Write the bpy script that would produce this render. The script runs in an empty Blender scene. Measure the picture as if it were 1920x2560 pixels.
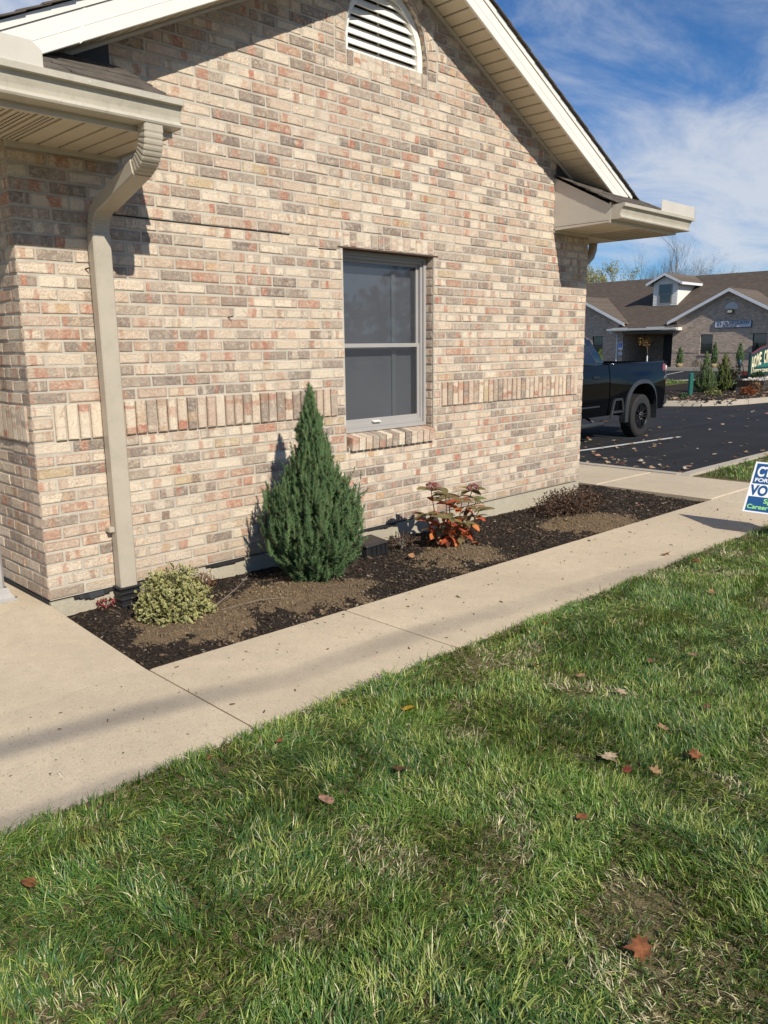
import bpy, bmesh, math, random
import numpy as np
from mathutils import Vector, Matrix, Quaternion, noise as mnoise

rnd = random.Random(11)
JUN_LEAN = .26
nrs = np.random.RandomState(11)
SC = bpy.context.scene
COL = SC.collection

# ------------------------------------------------------------------ camera, sky, sun
CAM_R = Vector((0.7087, -0.7054, -0.0107)); CAM_F = Vector((0.6883, 0.6961, -0.2046)).normalized()
CAM_R = (CAM_R - CAM_F * CAM_R.dot(CAM_F)).normalized(); CAM_U = CAM_R.cross(CAM_F)
CAM_P = Vector((-1.666, -4.344, 1.377))
cam = bpy.data.cameras.new('camera'); camo = bpy.data.objects.new('camera', cam); COL.objects.link(camo)
cam.sensor_fit = 'VERTICAL'; cam.sensor_height = 36.0; cam.sensor_width = 27.0
cam.lens = 1991.4 / 2560.0 * 36.0
cam.clip_start = 0.05; cam.clip_end = 2000
camo.matrix_world = Matrix(((CAM_R.x, CAM_U.x, -CAM_F.x, CAM_P.x), (CAM_R.y, CAM_U.y, -CAM_F.y, CAM_P.y),
                            (CAM_R.z, CAM_U.z, -CAM_F.z, CAM_P.z), (0, 0, 0, 1)))
SC.camera = camo
SUN = Vector((-0.180, -0.772, 0.608)).normalized()
sl = bpy.data.lights.new('sun', 'SUN'); sl.energy = 5.0; sl.angle = math.radians(0.53); sl.color = (1.0, 0.93, 0.815)
so = bpy.data.objects.new('sun', sl); COL.objects.link(so)
so.rotation_euler = SUN.to_track_quat('Z', 'Y').to_euler(); so.location = (-5, -20, 18)
W = bpy.data.worlds.new('World'); SC.world = W; W.use_nodes = True
def build_world():
    nt = W.node_tree; nt.nodes.clear(); N = nt.nodes.new; L = nt.links.new
    out = N('ShaderNodeOutputWorld'); bg = N('ShaderNodeBackground'); L(bg.outputs[0], out.inputs[0])
    sky = N('ShaderNodeTexSky'); sky.sky_type = 'NISHITA'; sky.sun_disc = False
    sky.sun_elevation = math.asin(SUN.z); sky.sun_rotation = math.atan2(SUN.x, SUN.y) % (2 * math.pi)
    sky.air_density = 1.0; sky.dust_density = 0.1; sky.ozone_density = 6.0; sky.altitude = 200
    geo = N('ShaderNodeTexCoord'); sep = N('ShaderNodeSeparateXYZ'); L(geo.outputs['Generated'], sep.inputs[0])
    # project the view direction on a cloud layer high above
    mx = N('ShaderNodeMath'); mx.operation = 'MAXIMUM'; L(sep.outputs['Z'], mx.inputs[0]); mx.inputs[1].default_value = 0.0
    ad = N('ShaderNodeMath'); ad.operation = 'ADD'; L(mx.outputs[0], ad.inputs[0]); ad.inputs[1].default_value = 0.16
    dv = N('ShaderNodeVectorMath'); dv.operation = 'DIVIDE'
    cmb = N('ShaderNodeCombineXYZ'); [L(ad.outputs[0], cmb.inputs[i]) for i in range(3)]
    L(geo.outputs['Generated'], dv.inputs[0]); L(cmb.outputs[0], dv.inputs[1])
    mp = N('ShaderNodeMapping'); mp.inputs['Rotation'].default_value = (0, 0, math.radians(100)); mp.inputs['Scale'].default_value = (0.75, 1.15, 0.0)
    mp.inputs['Location'].default_value = (5.0373, 4.9143, 0)
    L(dv.outputs[0], mp.inputs['Vector'])
    n1 = N('ShaderNodeTexNoise'); n1.inputs['Scale'].default_value = 0.45; n1.inputs['Detail'].default_value = 2; L(mp.outputs[0], n1.inputs['Vector'])
    n2 = N('ShaderNodeTexNoise'); n2.inputs['Scale'].default_value = 1.9; n2.inputs['Detail'].default_value = 9; n2.inputs['Roughness'].default_value = 0.66; n2.inputs['Distortion'].default_value = 0.55; L(mp.outputs[0], n2.inputs['Vector'])
    a = N('ShaderNodeMath'); a.operation = 'MULTIPLY_ADD'; L(n1.outputs[0], a.inputs[0]); a.inputs[1].default_value = 1.25; L(n2.outputs[0], a.inputs[2])
    mr = N('ShaderNodeMapRange'); mr.interpolation_type = 'SMOOTHSTEP'; L(a.outputs[0], mr.inputs[0]); mr.inputs[1].default_value = 0.97; mr.inputs[2].default_value = 1.48
    mr.inputs[3].default_value = 0.0; mr.inputs[4].default_value = 0.88
    mix = N('ShaderNodeMix'); mix.data_type = 'RGBA'; L(mr.outputs[0], mix.inputs['Factor'])
    tint = N('ShaderNodeMix'); tint.data_type = 'RGBA'; tint.blend_type = 'MULTIPLY'; tint.inputs[0].default_value = 1.0; L(sky.outputs[0], tint.inputs[6]); tint.inputs[7].default_value = (0.46, 0.76, 1.00, 1)
    L(tint.outputs[2], mix.inputs['A']); mix.inputs['B'].default_value = (6.4, 6.8, 7.5, 1)
    L(mix.outputs['Result'], bg.inputs['Color']); bg.inputs['Strength'].default_value = 0.10
build_world()
SC.view_settings.view_transform = 'Standard'; SC.view_settings.look = 'None'
SC.view_settings.exposure = 0.06; SC.view_settings.gamma = 1.0; SC.view_settings.use_curve_mapping = False
SC.render.engine = 'CYCLES'
SC.cycles.max_bounces = 6; SC.cycles.transparent_max_bounces = 12

# ------------------------------------------------------------------ helpers
def tag(o, label=None, cat=None, group=None, kind=None):
    if label: o['label'] = label
    if cat: o['category'] = cat
    if group: o['group'] = group
    if kind: o['kind'] = kind
    return o
def empty(name, loc=(0, 0, 0), rz=0.0, **k):
    o = bpy.data.objects.new(name, None); COL.objects.link(o); o.location = loc; o.rotation_euler = (0, 0, rz); o.empty_display_size = 0.2
    return tag(o, **k)
def link(name, me, parent=None, loc=None, rot=None):
    o = bpy.data.objects.new(name, me); COL.objects.link(o)
    if parent: o.parent = parent
    if loc is not None: o.location = loc
    if rot is not None: o.rotation_euler = rot
    return o
class MB:
    def __init__(s): s.v = []; s.f = []; s.m = []; s.cur = 0
    def add(s, vs, fs):
        b = len(s.v); s.v += [tuple(v) for v in vs]; s.f += [tuple(i + b for i in f) for f in fs]; s.m += [s.cur] * len(fs); return s
    def box(s, x0, x1, y0, y1, z0, z1):
        return s.add([(x0, y0, z0), (x1, y0, z0), (x1, y1, z0), (x0, y1, z0), (x0, y0, z1), (x1, y0, z1), (x1, y1, z1), (x0, y1, z1)],
                     [(0, 3, 2, 1), (4, 5, 6, 7), (0, 1, 5, 4), (1, 2, 6, 5), (2, 3, 7, 6), (3, 0, 4, 7)])
    def hexa(s, p):  # 8 corners, bottom ring then top ring
        return s.add(p, [(0, 3, 2, 1), (4, 5, 6, 7), (0, 1, 5, 4), (1, 2, 6, 5), (2, 3, 7, 6), (3, 0, 4, 7)])
    def prism(s, poly, off, caps=True):  # poly 3d loop, extruded by vector
        n = len(poly); off = Vector(off); a = [Vector(q) for q in poly]
        fs = [(i, (i + 1) % n, (i + 1) % n + n, i + n) for i in range(n)]
        if caps: fs += [tuple(range(n))[::-1], tuple(range(n, 2 * n))]
        return s.add(a + [q + off for q in a], fs)
    def tube(s, pts, rads, n=6, caps=True):
        pts = [Vector(q) for q in pts]; rings = []; prev = None
        for i, q in enumerate(pts):
            t = (pts[min(i + 1, len(pts) - 1)] - pts[max(i - 1, 0)])
            t = t.normalized() if t.length > 1e-9 else Vector((0, 0, 1))
            ref = prev if prev is not None else (Vector((1, 0, 0)) if abs(t.x) < .8 else Vector((0, 1, 0)))
            x = (ref - t * ref.dot(t)).normalized(); y = t.cross(x); prev = x
            r = rads[i] if hasattr(rads, '__len__') else rads
            rings.append([q + (x * math.cos(2 * math.pi * k / n) + y * math.sin(2 * math.pi * k / n)) * r for k in range(n)])
        vs = [v for r in rings for v in r]; fs = []
        for i in range(len(rings) - 1):
            for k in range(n): fs.append((i * n + k, i * n + (k + 1) % n, (i + 1) * n + (k + 1) % n, (i + 1) * n + k))
        if caps: fs += [tuple(range(n))[::-1], tuple(range((len(rings) - 1) * n, len(rings) * n))]
        return s.add(vs, fs)
    def lathe(s, prof, n=16, axis='z', c=(0, 0, 0), caps=True):  # prof [(r,h)]
        vs = []; fs = []
        for r, h in prof:
            for k in range(n):
                a = 2 * math.pi * k / n; ca, sa = math.cos(a) * r, math.sin(a) * r
                vs.append((c[0] + ca, c[1] + sa, c[2] + h) if axis == 'z' else (c[0] + ca, c[1] + h, c[2] + sa))
        for i in range(len(prof) - 1):
            for k in range(n): fs.append((i * n + k, i * n + (k + 1) % n, (i + 1) * n + (k + 1) % n, (i + 1) * n + k))
        if caps: fs += [tuple(range(n))[::-1], tuple(range((len(prof) - 1) * n, len(prof) * n))]
        return s.add(vs, fs)
    def mesh(s, name, mat=None, smooth=False, bevel=0.0, fix=True):
        me = bpy.data.meshes.new(name); me.from_pydata(s.v, [], s.f); me.update()
        for mm in (mat if isinstance(mat, (list, tuple)) else [mat]):
            if mm: me.materials.append(mm)
        if any(s.m): me.polygons.foreach_set('material_index', s.m)
        if fix or bevel:
            bm = bmesh.new(); bm.from_mesh(me)
            if bevel: bmesh.ops.bevel(bm, geom=[e for e in bm.edges if len(e.link_faces) == 2 and e.calc_face_angle(0) > .5], offset=bevel, segments=2 if bevel > .01 else 1, affect='EDGES', clamp_overlap=True)
            if fix: bmesh.ops.recalc_face_normals(bm, faces=bm.faces)
            bm.to_mesh(me); bm.free()
        if smooth: me.polygons.foreach_set('use_smooth', [True] * len(me.polygons))
        return me
    def build(s, name, mat=None, parent=None, smooth=False, bevel=0.0, fix=True, **k):
        return tag(link(name, s.mesh(name, mat, smooth, bevel, fix), parent), **k)
def npmesh(name, V, F, mats, col=None, smooth=False, midx=None):
    V = np.asarray(V, np.float32); F = np.asarray(F, np.int32); k = F.shape[1]
    me = bpy.data.meshes.new(name); me.vertices.add(len(V)); me.vertices.foreach_set('co', V.ravel())
    me.loops.add(F.size); me.loops.foreach_set('vertex_index', F.ravel())
    me.polygons.add(len(F)); me.polygons.foreach_set('loop_start', np.arange(0, F.size, k, dtype=np.int32))
    if smooth: me.polygons.foreach_set('use_smooth', np.ones(len(F), bool))
    if midx is not None: me.polygons.foreach_set('material_index', np.asarray(midx, np.int32))
    if col is not None:
        a = me.color_attributes.new('col', 'FLOAT_COLOR', 'POINT')
        c = np.ones((len(V), 4), np.float32); c[:, :3] = col; a.data.foreach_set('color', c.ravel())
    for m in (mats if isinstance(mats, (list, tuple)) else [mats]): me.materials.append(m)
    me.update(calc_edges=True); me.validate()
    return me

# ------------------------------------------------------------------ materials
def newmat(name):
    m = bpy.data.materials.new(name); m.use_nodes = True; nt = m.node_tree
    return m, nt, nt.nodes['Principled BSDF'], nt.nodes.new, nt.links.new
def ramp(nt, fac, stops, interp='LINEAR'):
    r = nt.nodes.new('ShaderNodeValToRGB'); r.color_ramp.interpolation = interp; e = r.color_ramp.elements
    while len(e) < len(stops): e.new(0.5)
    for i, (p, c) in enumerate(stops): e[i].position = p; e[i].color = (c[0], c[1], c[2], 1)
    nt.links.new(fac, r.inputs[0]); return r.outputs[0]
def mixc(nt, fac, a, b, mode='MIX'):
    m = nt.nodes.new('ShaderNodeMix'); m.data_type = 'RGBA'; m.blend_type = mode
    for k, v in (('Factor', fac), ('A', a), ('B', b)):
        s = m.inputs[k] if k != 'Factor' else m.inputs[0]
        if k == 'A': s = m.inputs[6]
        if k == 'B': s = m.inputs[7]
        if hasattr(v, 'node'): nt.links.new(v, s)
        elif isinstance(v, (int, float)): s.default_value = v
        else: s.default_value = (v[0], v[1], v[2], 1)
    return m.outputs[2]
def mth(nt, op, a, b=0.0, c=None):
    m = nt.nodes.new('ShaderNodeMath'); m.operation = op
    for i, v in enumerate((a, b) if c is None else (a, b, c)):
        if hasattr(v, 'node'): nt.links.new(v, m.inputs[i])
        else: m.inputs[i].default_value = v
    return m.outputs[0]
def tex(nt, kind, vec, **k):
    t = nt.nodes.new('ShaderNodeTex' + kind)
    for q, v in k.items():
        if q in t.inputs: t.inputs[q].default_value = v
        else: setattr(t, q, v)
    if vec is not None: nt.links.new(vec, t.inputs['Vector'])
    return t
def bump(nt, b, h, strength, dist=0.01, prev=None):
    n = nt.nodes.new('ShaderNodeBump'); n.inputs['Strength'].default_value = strength; n.inputs['Distance'].default_value = dist
    nt.links.new(h, n.inputs['Height'])
    if prev is not None: nt.links.new(prev, n.inputs['Normal'])
    if b is not None: nt.links.new(n.outputs[0], b.inputs['Normal'])
    return n.outputs[0]
def pos(nt): return nt.nodes.new('ShaderNodeNewGeometry').outputs['Position']
def objc(nt): return nt.nodes.new('ShaderNodeTexCoord').outputs['Object']
def mat_simple(name, c, rough=0.6, var=0.12, scale=6.0, bmp=0.0, bscale=80.0, metal=0.0, spec=0.5, coat=0.0, c2=None, dirt=0.0):
    m, nt, b, N, L = newmat(name); p = pos(nt)
    n = tex(nt, 'Noise', p, Scale=scale, Detail=5.0, Roughness=0.6)
    c2 = c2 or tuple(x * (1 - var) for x in c); c1 = tuple(min(1, x * (1 + var * .6)) for x in c)
    col = ramp(nt, n.outputs[0], [(0.3, c2), (0.7, c1)])
    if dirt:
        d = tex(nt, 'Noise', p, Scale=scale * 4.3, Detail=8.0, Roughness=.75)
        col = mixc(nt, mth(nt, 'MULTIPLY', ramp(nt, d.outputs[0], [(.5, (0, 0, 0)), (.72, (1, 1, 1))]), dirt), col, tuple(x * .45 for x in c))
    L(col, b.inputs['Base Color']); b.inputs['Roughness'].default_value = rough; b.inputs['Metallic'].default_value = metal
    b.inputs['Specular IOR Level'].default_value = spec; b.inputs['Coat Weight'].default_value = coat
    if bmp:
        n2 = tex(nt, 'Noise', p, Scale=bscale, Detail=6.0); bump(nt, b, n2.outputs[0], bmp)
    return m
def mat_brick():
    m, nt, b, N, L = newmat('brick_clay'); p = pos(nt)
    at = N('ShaderNodeAttribute'); at.attribute_name = 'seed'; seed = at.outputs['Fac']
    uv = N('ShaderNodeAttribute'); uv.attribute_name = 'bk'; su = N('ShaderNodeSeparateXYZ'); L(uv.outputs['Vector'], su.inputs[0])
    def wn(k):
        w = N('ShaderNodeTexWhiteNoise'); w.noise_dimensions = '1D'; L(mth(nt, 'MULTIPLY_ADD', seed, 917.0, k * 13.7), w.inputs['W']); return w.outputs['Value']
    base = ramp(nt, wn(1), [(0, (.81, .69, .525)), (.24, (.74, .605, .45)), (.40, (.66, .51, .38)), (.52, (.60, .445, .33)), (.60, (.45, .37, .29)), (.73, (.325, .265, .213)), (.86, (.23, .19, .16)), (.95, (.50, .29, .20)), (.975, (.58, .44, .26))], 'CONSTANT')
    sh = N('ShaderNodeVectorMath'); sh.operation = 'ADD'; L(p, sh.inputs[0])
    cs = N('ShaderNodeCombineXYZ'); L(mth(nt, 'MULTIPLY', seed, 31.0), cs.inputs[0]); L(mth(nt, 'MULTIPLY', seed, 77.0), cs.inputs[2]); L(cs.outputs[0], sh.inputs[1])
    q = sh.outputs[0]
    # flashed band across the brick, red brown or dark
    wob = tex(nt, 'Noise', q, Scale=22.0, Detail=3.0)
    u = mth(nt, 'MULTIPLY_ADD', mth(nt, 'SUBTRACT', wob.outputs[0], .5), .22, su.outputs[0])
    dist = mth(nt, 'ABSOLUTE', mth(nt, 'SUBTRACT', u, wn(3)))
    wid = mth(nt, 'MULTIPLY_ADD', wn(4), .17, .05)
    band = N('ShaderNodeMapRange'); band.interpolation_type = 'SMOOTHSTEP'; L(mth(nt, 'SUBTRACT', dist, wid), band.inputs[0]); band.inputs[1].default_value = .03; band.inputs[2].default_value = -.03
    on = mth(nt, 'GREATER_THAN', wn(2), .40)
    bcol = ramp(nt, wn(5), [(0, (.50, .185, .11)), (.46, (.42, .235, .155)), (.68, (.33, .26, .21)), (.88, (.58, .36, .19)), (.95, (.23, .16, .115))], 'CONSTANT')
    f = mth(nt, 'MULTIPLY', mth(nt, 'MULTIPLY', band.outputs[0], on), mth(nt, 'MULTIPLY_ADD', wn(6), .55, .45))
    col = mixc(nt, f, base, bcol)
    dist2 = mth(nt, 'ABSOLUTE', mth(nt, 'SUBTRACT', u, wn(13)))
    b2 = N('ShaderNodeMapRange'); b2.interpolation_type = 'SMOOTHSTEP'; L(mth(nt, 'SUBTRACT', dist2, mth(nt, 'MULTIPLY_ADD', wn(14), .14, .04)), b2.inputs[0]); b2.inputs[1].default_value = .035; b2.inputs[2].default_value = -.035
    c2_ = ramp(nt, wn(15), [(0, (.78, .67, .53)), (.38, (.50, .20, .12)), (.66, (.42, .35, .285)), (.88, (.55, .37, .22))], 'CONSTANT')
    col = mixc(nt, mth(nt, 'MULTIPLY', mth(nt, 'MULTIPLY', b2.outputs[0], mth(nt, 'GREATER_THAN', wn(16), .45)), .72), col, c2_)
    # blotches and pale smears, hand-drawn scratches
    bl = tex(nt, 'Noise', q, Scale=34.0, Detail=7.0, Roughness=.72, Distortion=1.2)
    col = mixc(nt, ramp(nt, bl.outputs[0], [(.47, (0, 0, 0)), (.64, (.60, .60, .60))]), col, (.82, .70, .53))
    rb = tex(nt, 'Noise', q, Scale=17.0, Detail=8.0, Roughness=.75, Distortion=1.5)
    col = mixc(nt, mth(nt, 'MULTIPLY', ramp(nt, rb.outputs[0], [(.52, (0, 0, 0)), (.63, (1, 1, 1))]), mth(nt, 'MULTIPLY', wn(8), .70)), col, (.42, .235, .155))
    wv = tex(nt, 'Wave', q, Scale=11.0, Distortion=19.0, Detail=3.0); wv.inputs['Detail Scale'].default_value = 2.0
    col = mixc(nt, mth(nt, 'MULTIPLY', ramp(nt, wv.outputs['Fac'], [(0, (1, 1, 1)), (.22, (0, 0, 0))]), mth(nt, 'MULTIPLY', wn(9), .48)), col, (.30, .20, .14))
    sp = tex(nt, 'Noise', p, Scale=420.0, Detail=2.0)
    col = mixc(nt, ramp(nt, sp.outputs[0], [(.28, (.55, .55, .55)), (.42, (0, 0, 0))]), col, (.17, .12, .09))
    eu = mth(nt, 'MULTIPLY', mth(nt, 'SUBTRACT', .5, mth(nt, 'ABSOLUTE', mth(nt, 'SUBTRACT', su.outputs[0], .5))), 3.2)
    ev = mth(nt, 'SUBTRACT', .5, mth(nt, 'ABSOLUTE', mth(nt, 'SUBTRACT', su.outputs[1], .5)))
    en = tex(nt, 'Noise', q, Scale=45.0, Detail=5.0, Roughness=.7)
    ed = mth(nt, 'ADD', mth(nt, 'MINIMUM', eu, ev), mth(nt, 'MULTIPLY', mth(nt, 'SUBTRACT', en.outputs[0], .5), .38))
    em_ = N('ShaderNodeMapRange'); L(ed, em_.inputs[0]); em_.inputs[1].default_value = .16; em_.inputs[2].default_value = .0; em_.inputs[4].default_value = .62
    col = mixc(nt, mth(nt, 'MULTIPLY', em_.outputs[0], wn(11)), col, (.33, .22, .155))
    g = tex(nt, 'Noise', p, Scale=1.3, Detail=4.0)
    col = mixc(nt, ramp(nt, g.outputs[0], [(.35, (.10, .10, .10)), (.6, (0, 0, 0))]), col, (.30, .27, .22))
    sz = N('ShaderNodeSeparateXYZ'); L(p, sz.inputs[0]); dn = tex(nt, 'Noise', p, Scale=7.0, Detail=6.0)
    dl = mth(nt, 'SUBTRACT', mth(nt, 'MULTIPLY', dn.outputs[0], .34), sz.outputs[2])
    dm = N('ShaderNodeMapRange'); L(dl, dm.inputs[0]); dm.inputs[1].default_value = -.03; dm.inputs[2].default_value = .16; dm.inputs[4].default_value = .42
    col = mixc(nt, dm.outputs[0], col, (.40, .31, .22))
    L(col, b.inputs['Base Color']); b.inputs['Roughness'].default_value = .86; b.inputs['Specular IOR Level'].default_value = .25
    h = mth(nt, 'ADD', mth(nt, 'MULTIPLY', wv.outputs['Fac'], .16), mth(nt, 'ADD', bl.outputs[0], mth(nt, 'MULTIPLY', sp.outputs[0], .35)))
    bump(nt, b, h, .9, .009)
    return m
def mat_mortar():
    m, nt, b, N, L = newmat('mortar'); p = pos(nt)
    n = tex(nt, 'Noise', p, Scale=9.0, Detail=6.0); n2 = tex(nt, 'Noise', p, Scale=260.0, Detail=3.0)
    col = ramp(nt, n.outputs[0], [(.3, (.43, .395, .325)), (.7, (.57, .525, .435))])
    col = mixc(nt, ramp(nt, n2.outputs[0], [(.3, (.4, .4, .4)), (.5, (0, 0, 0))]), col, (.22, .19, .15))
    L(col, b.inputs['Base Color']); b.inputs['Roughness'].default_value = .95; bump(nt, b, n2.outputs[0], .5, .004); return m
def mat_concrete(name, c=(.61, .505, .36), joint=False):
    m, nt, b, N, L = newmat(name); p = pos(nt)
    n = tex(nt, 'Noise', p, Scale=1.7, Detail=6.0, Roughness=.6); n2 = tex(nt, 'Noise', p, Scale=160.0, Detail=3.0); v = tex(nt, 'Voronoi', p, Scale=190.0); n3 = tex(nt, 'Noise', p, Scale=14.0, Detail=7.0, Roughness=.7)
    col = ramp(nt, n.outputs[0], [(.28, tuple(x * .86 for x in c)), (.72, tuple(x * 1.06 for x in c))])
    col = mixc(nt, ramp(nt, n3.outputs[0], [(.40, (.35, .35, .35)), (.62, (0, 0, 0))]), col, tuple(x * .74 for x in c))
    wn = ramp(nt, v.outputs['Color'], [(.0, (0, 0, 0)), (1, (1, 1, 1))])
    col = mixc(nt, ramp(nt, wn, [(.05, (.8, .8, .8)), (.16, (0, 0, 0))]), col, (.22, .17, .12))
    col = mixc(nt, ramp(nt, wn, [(.86, (0, 0, 0)), (.94, (.55, .55, .55))]), col, (.70, .59, .44))
    col = mixc(nt, ramp(nt, n2.outputs[0], [(.34, (.45, .45, .45)), (.48, (0, 0, 0))]), col, tuple(x * .6 for x in c))
    big = tex(nt, 'Noise', p, Scale=.55, Detail=5.0, Roughness=.65)
    col = mixc(nt, ramp(nt, big.outputs[0], [(.48, (0, 0, 0)), (.66, (.38, .38, .38))]), col, tuple(x * .70 for x in c))
    st = tex(nt, 'Noise', p, Scale=37.0, Detail=3.0)
    col = mixc(nt, ramp(nt, st.outputs[0], [(.715, (0, 0, 0)), (.755, (.65, .65, .65))]), col, (.17, .13, .09))
    L(col, b.inputs['Base Color']); b.inputs['Roughness'].default_value = .9; b.inputs['Specular IOR Level'].default_value = .25
    bump(nt, b, mth(nt, 'ADD', n2.outputs[0], n3.outputs[0]), .45, .004); return m
def mat_asphalt():
    m, nt, b, N, L = newmat('asphalt'); p = pos(nt)
    n = tex(nt, 'Noise', p, Scale=.7, Detail=5.0); n2 = tex(nt, 'Noise', p, Scale=90.0, Detail=3.0)
    mp = N('ShaderNodeMapping'); mp.inputs['Scale'].default_value = (.25, 2.4, 1); mp.inputs['Rotation'].default_value = (0, 0, .35); L(p, mp.inputs[0])
    n3 = tex(nt, 'Noise', mp.outputs[0], Scale=1.1, Detail=6.0, Roughness=.65)
    col = ramp(nt, n.outputs[0], [(.3, (.017, .0172, .0185)), (.7, (.027, .027, .029))])
    col = mixc(nt, ramp(nt, n3.outputs[0], [(.52, (0, 0, 0)), (.68, (.5, .5, .5))]), col, (.045, .043, .042))
    L(col, b.inputs['Base Color']); b.inputs['Roughness'].default_value = .9; b.inputs['Specular IOR Level'].default_value = .22; bump(nt, b, n2.outputs[0], .5, .006); return m
def mat_attr(name, rough=.6, trans=0.25, spec=.3, jitter=.15):
    m, nt, b, N, L = newmat(name)
    at = N('ShaderNodeVertexColor'); at.layer_name = 'col'
    n = tex(nt, 'Noise', pos(nt), Scale=70.0, Detail=2.0)
    col = mixc(nt, ramp(nt, n.outputs[0], [(.3, (jitter * 2,) * 3), (.6, (0, 0, 0))]), at.outputs[0], (.02, .02, .012))
    L(col, b.inputs['Base Color']); b.inputs['Roughness'].default_value = rough; b.inputs['Specular IOR Level'].default_value = spec
    if trans:
        t = N('ShaderNodeBsdfTranslucent'); L(col, t.inputs[0]); ms = N('ShaderNodeMixShader'); ms.inputs[0].default_value = trans
        L(b.outputs[0], ms.inputs[1]); L(t.outputs[0], ms.inputs[2]); L(ms.outputs[0], nt.nodes['Material Output'].inputs[0])
    return m
def mat_shingle(name, far=False, c=(.125, .105, .085)):
    m, nt, b, N, L = newmat(name); p = pos(nt)
    if far:
        sp = N('ShaderNodeSeparateXYZ'); L(p, sp.inputs[0]); cb = N('ShaderNodeCombineXYZ'); L(sp.outputs[1], cb.inputs[0]); L(mth(nt, 'MULTIPLY', sp.outputs[2], 2.2), cb.inputs[1])
        br = tex(nt, 'Brick', cb.outputs[0], Scale=1.0); br.inputs['Brick Width'].default_value = .32; br.inputs['Row Height'].default_value = .15; br.inputs['Mortar Size'].default_value = .012
        br.inputs['Color1'].default_value = (c[0] * .82, c[1] * .8, c[2] * .8, 1); br.inputs['Color2'].default_value = (c[0] * 1.3, c[1] * 1.28, c[2] * 1.25, 1); br.inputs['Mortar'].default_value = (c[0] * .6, c[1] * .58, c[2] * .56, 1)
        n = tex(nt, 'Noise', p, Scale=3.0, Detail=6.0)
        col = mixc(nt, ramp(nt, n.outputs[0], [(.4, (.5, .5, .5)), (.7, (0, 0, 0))]), br.outputs[0], tuple(x * .75 for x in c))
    else:
        n = tex(nt, 'Noise', p, Scale=9.0, Detail=5.0)
        col = ramp(nt, n.outputs[0], [(.3, tuple(x * .7 for x in c)), (.7, tuple(x * 1.3 for x in c))])
    g = tex(nt, 'Noise', p, Scale=300.0, Detail=2.0)
    col = mixc(nt, ramp(nt, g.outputs[0], [(.3, (.6, .6, .6)), (.55, (0, 0, 0))]), col, (.03, .026, .022))
    L(col, b.inputs['Base Color']); b.inputs['Roughness'].default_value = .92; b.inputs['Specular IOR Level'].default_value = .2
    bump(nt, b, g.outputs[0], .4, .004); return m
def mat_farbrick():
    m, nt, b, N, L = newmat('far_brick'); p = pos(nt); ge = N('ShaderNodeNewGeometry')
    sp = N('ShaderNodeSeparateXYZ'); L(p, sp.inputs[0]); cb = N('ShaderNodeCombineXYZ'); L(mth(nt, 'ADD', sp.outputs[1], sp.outputs[0]), cb.inputs[0]); L(sp.outputs[2], cb.inputs[1])
    br = tex(nt, 'Brick', cb.outputs[0], Scale=1.0); br.inputs['Brick Width'].default_value = .2032; br.inputs['Row Height'].default_value = .0677; br.inputs['Mortar Size'].default_value = .008; br.inputs['Bias'].default_value = -.1
    br.inputs['Color1'].default_value = (.68, .50, .36, 1); br.inputs['Color2'].default_value = (.33, .25, .19, 1); br.inputs['Mortar'].default_value = (.50, .44, .36, 1)
    n = tex(nt, 'Noise', cb.outputs[0], Scale=4.5, Detail=6.0); mp = N('ShaderNodeMapping'); mp.inputs['Scale'].default_value = (3.0, 14.7, 1); L(cb.outputs[0], mp.inputs[0])
    n2 = tex(nt, 'Noise', mp.outputs[0], Scale=1.0, Detail=3.0)
    col = mixc(nt, ramp(nt, n2.outputs[0], [(.55, (0, 0, 0)), (.63, (.8, .8, .8))]), br.outputs[0], (.20, .15, .12))
    col = mixc(nt, ramp(nt, n.outputs[0], [(.42, (.5, .5, .5)), (.62, (0, 0, 0))]), col, (.42, .32, .25))
    L(col, b.inputs['Base Color']); b.inputs['Roughness'].default_value = .9; return m
def mat_glass(name, c=(.02, .025, .032), alpha=.55, rough=.03):
    m, nt, b, N, L = newmat(name)
    b.inputs['Base Color'].default_value = (*c, 1); b.inputs['Roughness'].default_value = rough; b.inputs['Specular IOR Level'].default_value = .6; b.inputs['IOR'].default_value = 1.9
    t = N('ShaderNodeBsdfTransparent'); ms = N('ShaderNodeMixShader'); ms.inputs[0].default_value = alpha
    L(t.outputs[0], ms.inputs[1]); L(b.outputs[0], ms.inputs[2]); L(ms.outputs[0], nt.nodes['Material Output'].inputs[0]); return m
def mat_soil(name, c1, c2, sc=30.0):
    m, nt, b, N, L = newmat(name); p = pos(nt)
    n = tex(nt, 'Noise', p, Scale=sc, Detail=8.0, Roughness=.7); n2 = tex(nt, 'Noise', p, Scale=sc * 6, Detail=4.0)
    L(ramp(nt, n.outputs[0], [(.3, c1), (.7, c2)]), b.inputs['Base Color']); b.inputs['Roughness'].default_value = .95; b.inputs['Specular IOR Level'].default_value = .15
    bump(nt, b, mth(nt, 'ADD', n.outputs[0], n2.outputs[0]), .9, .012); return m

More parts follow.
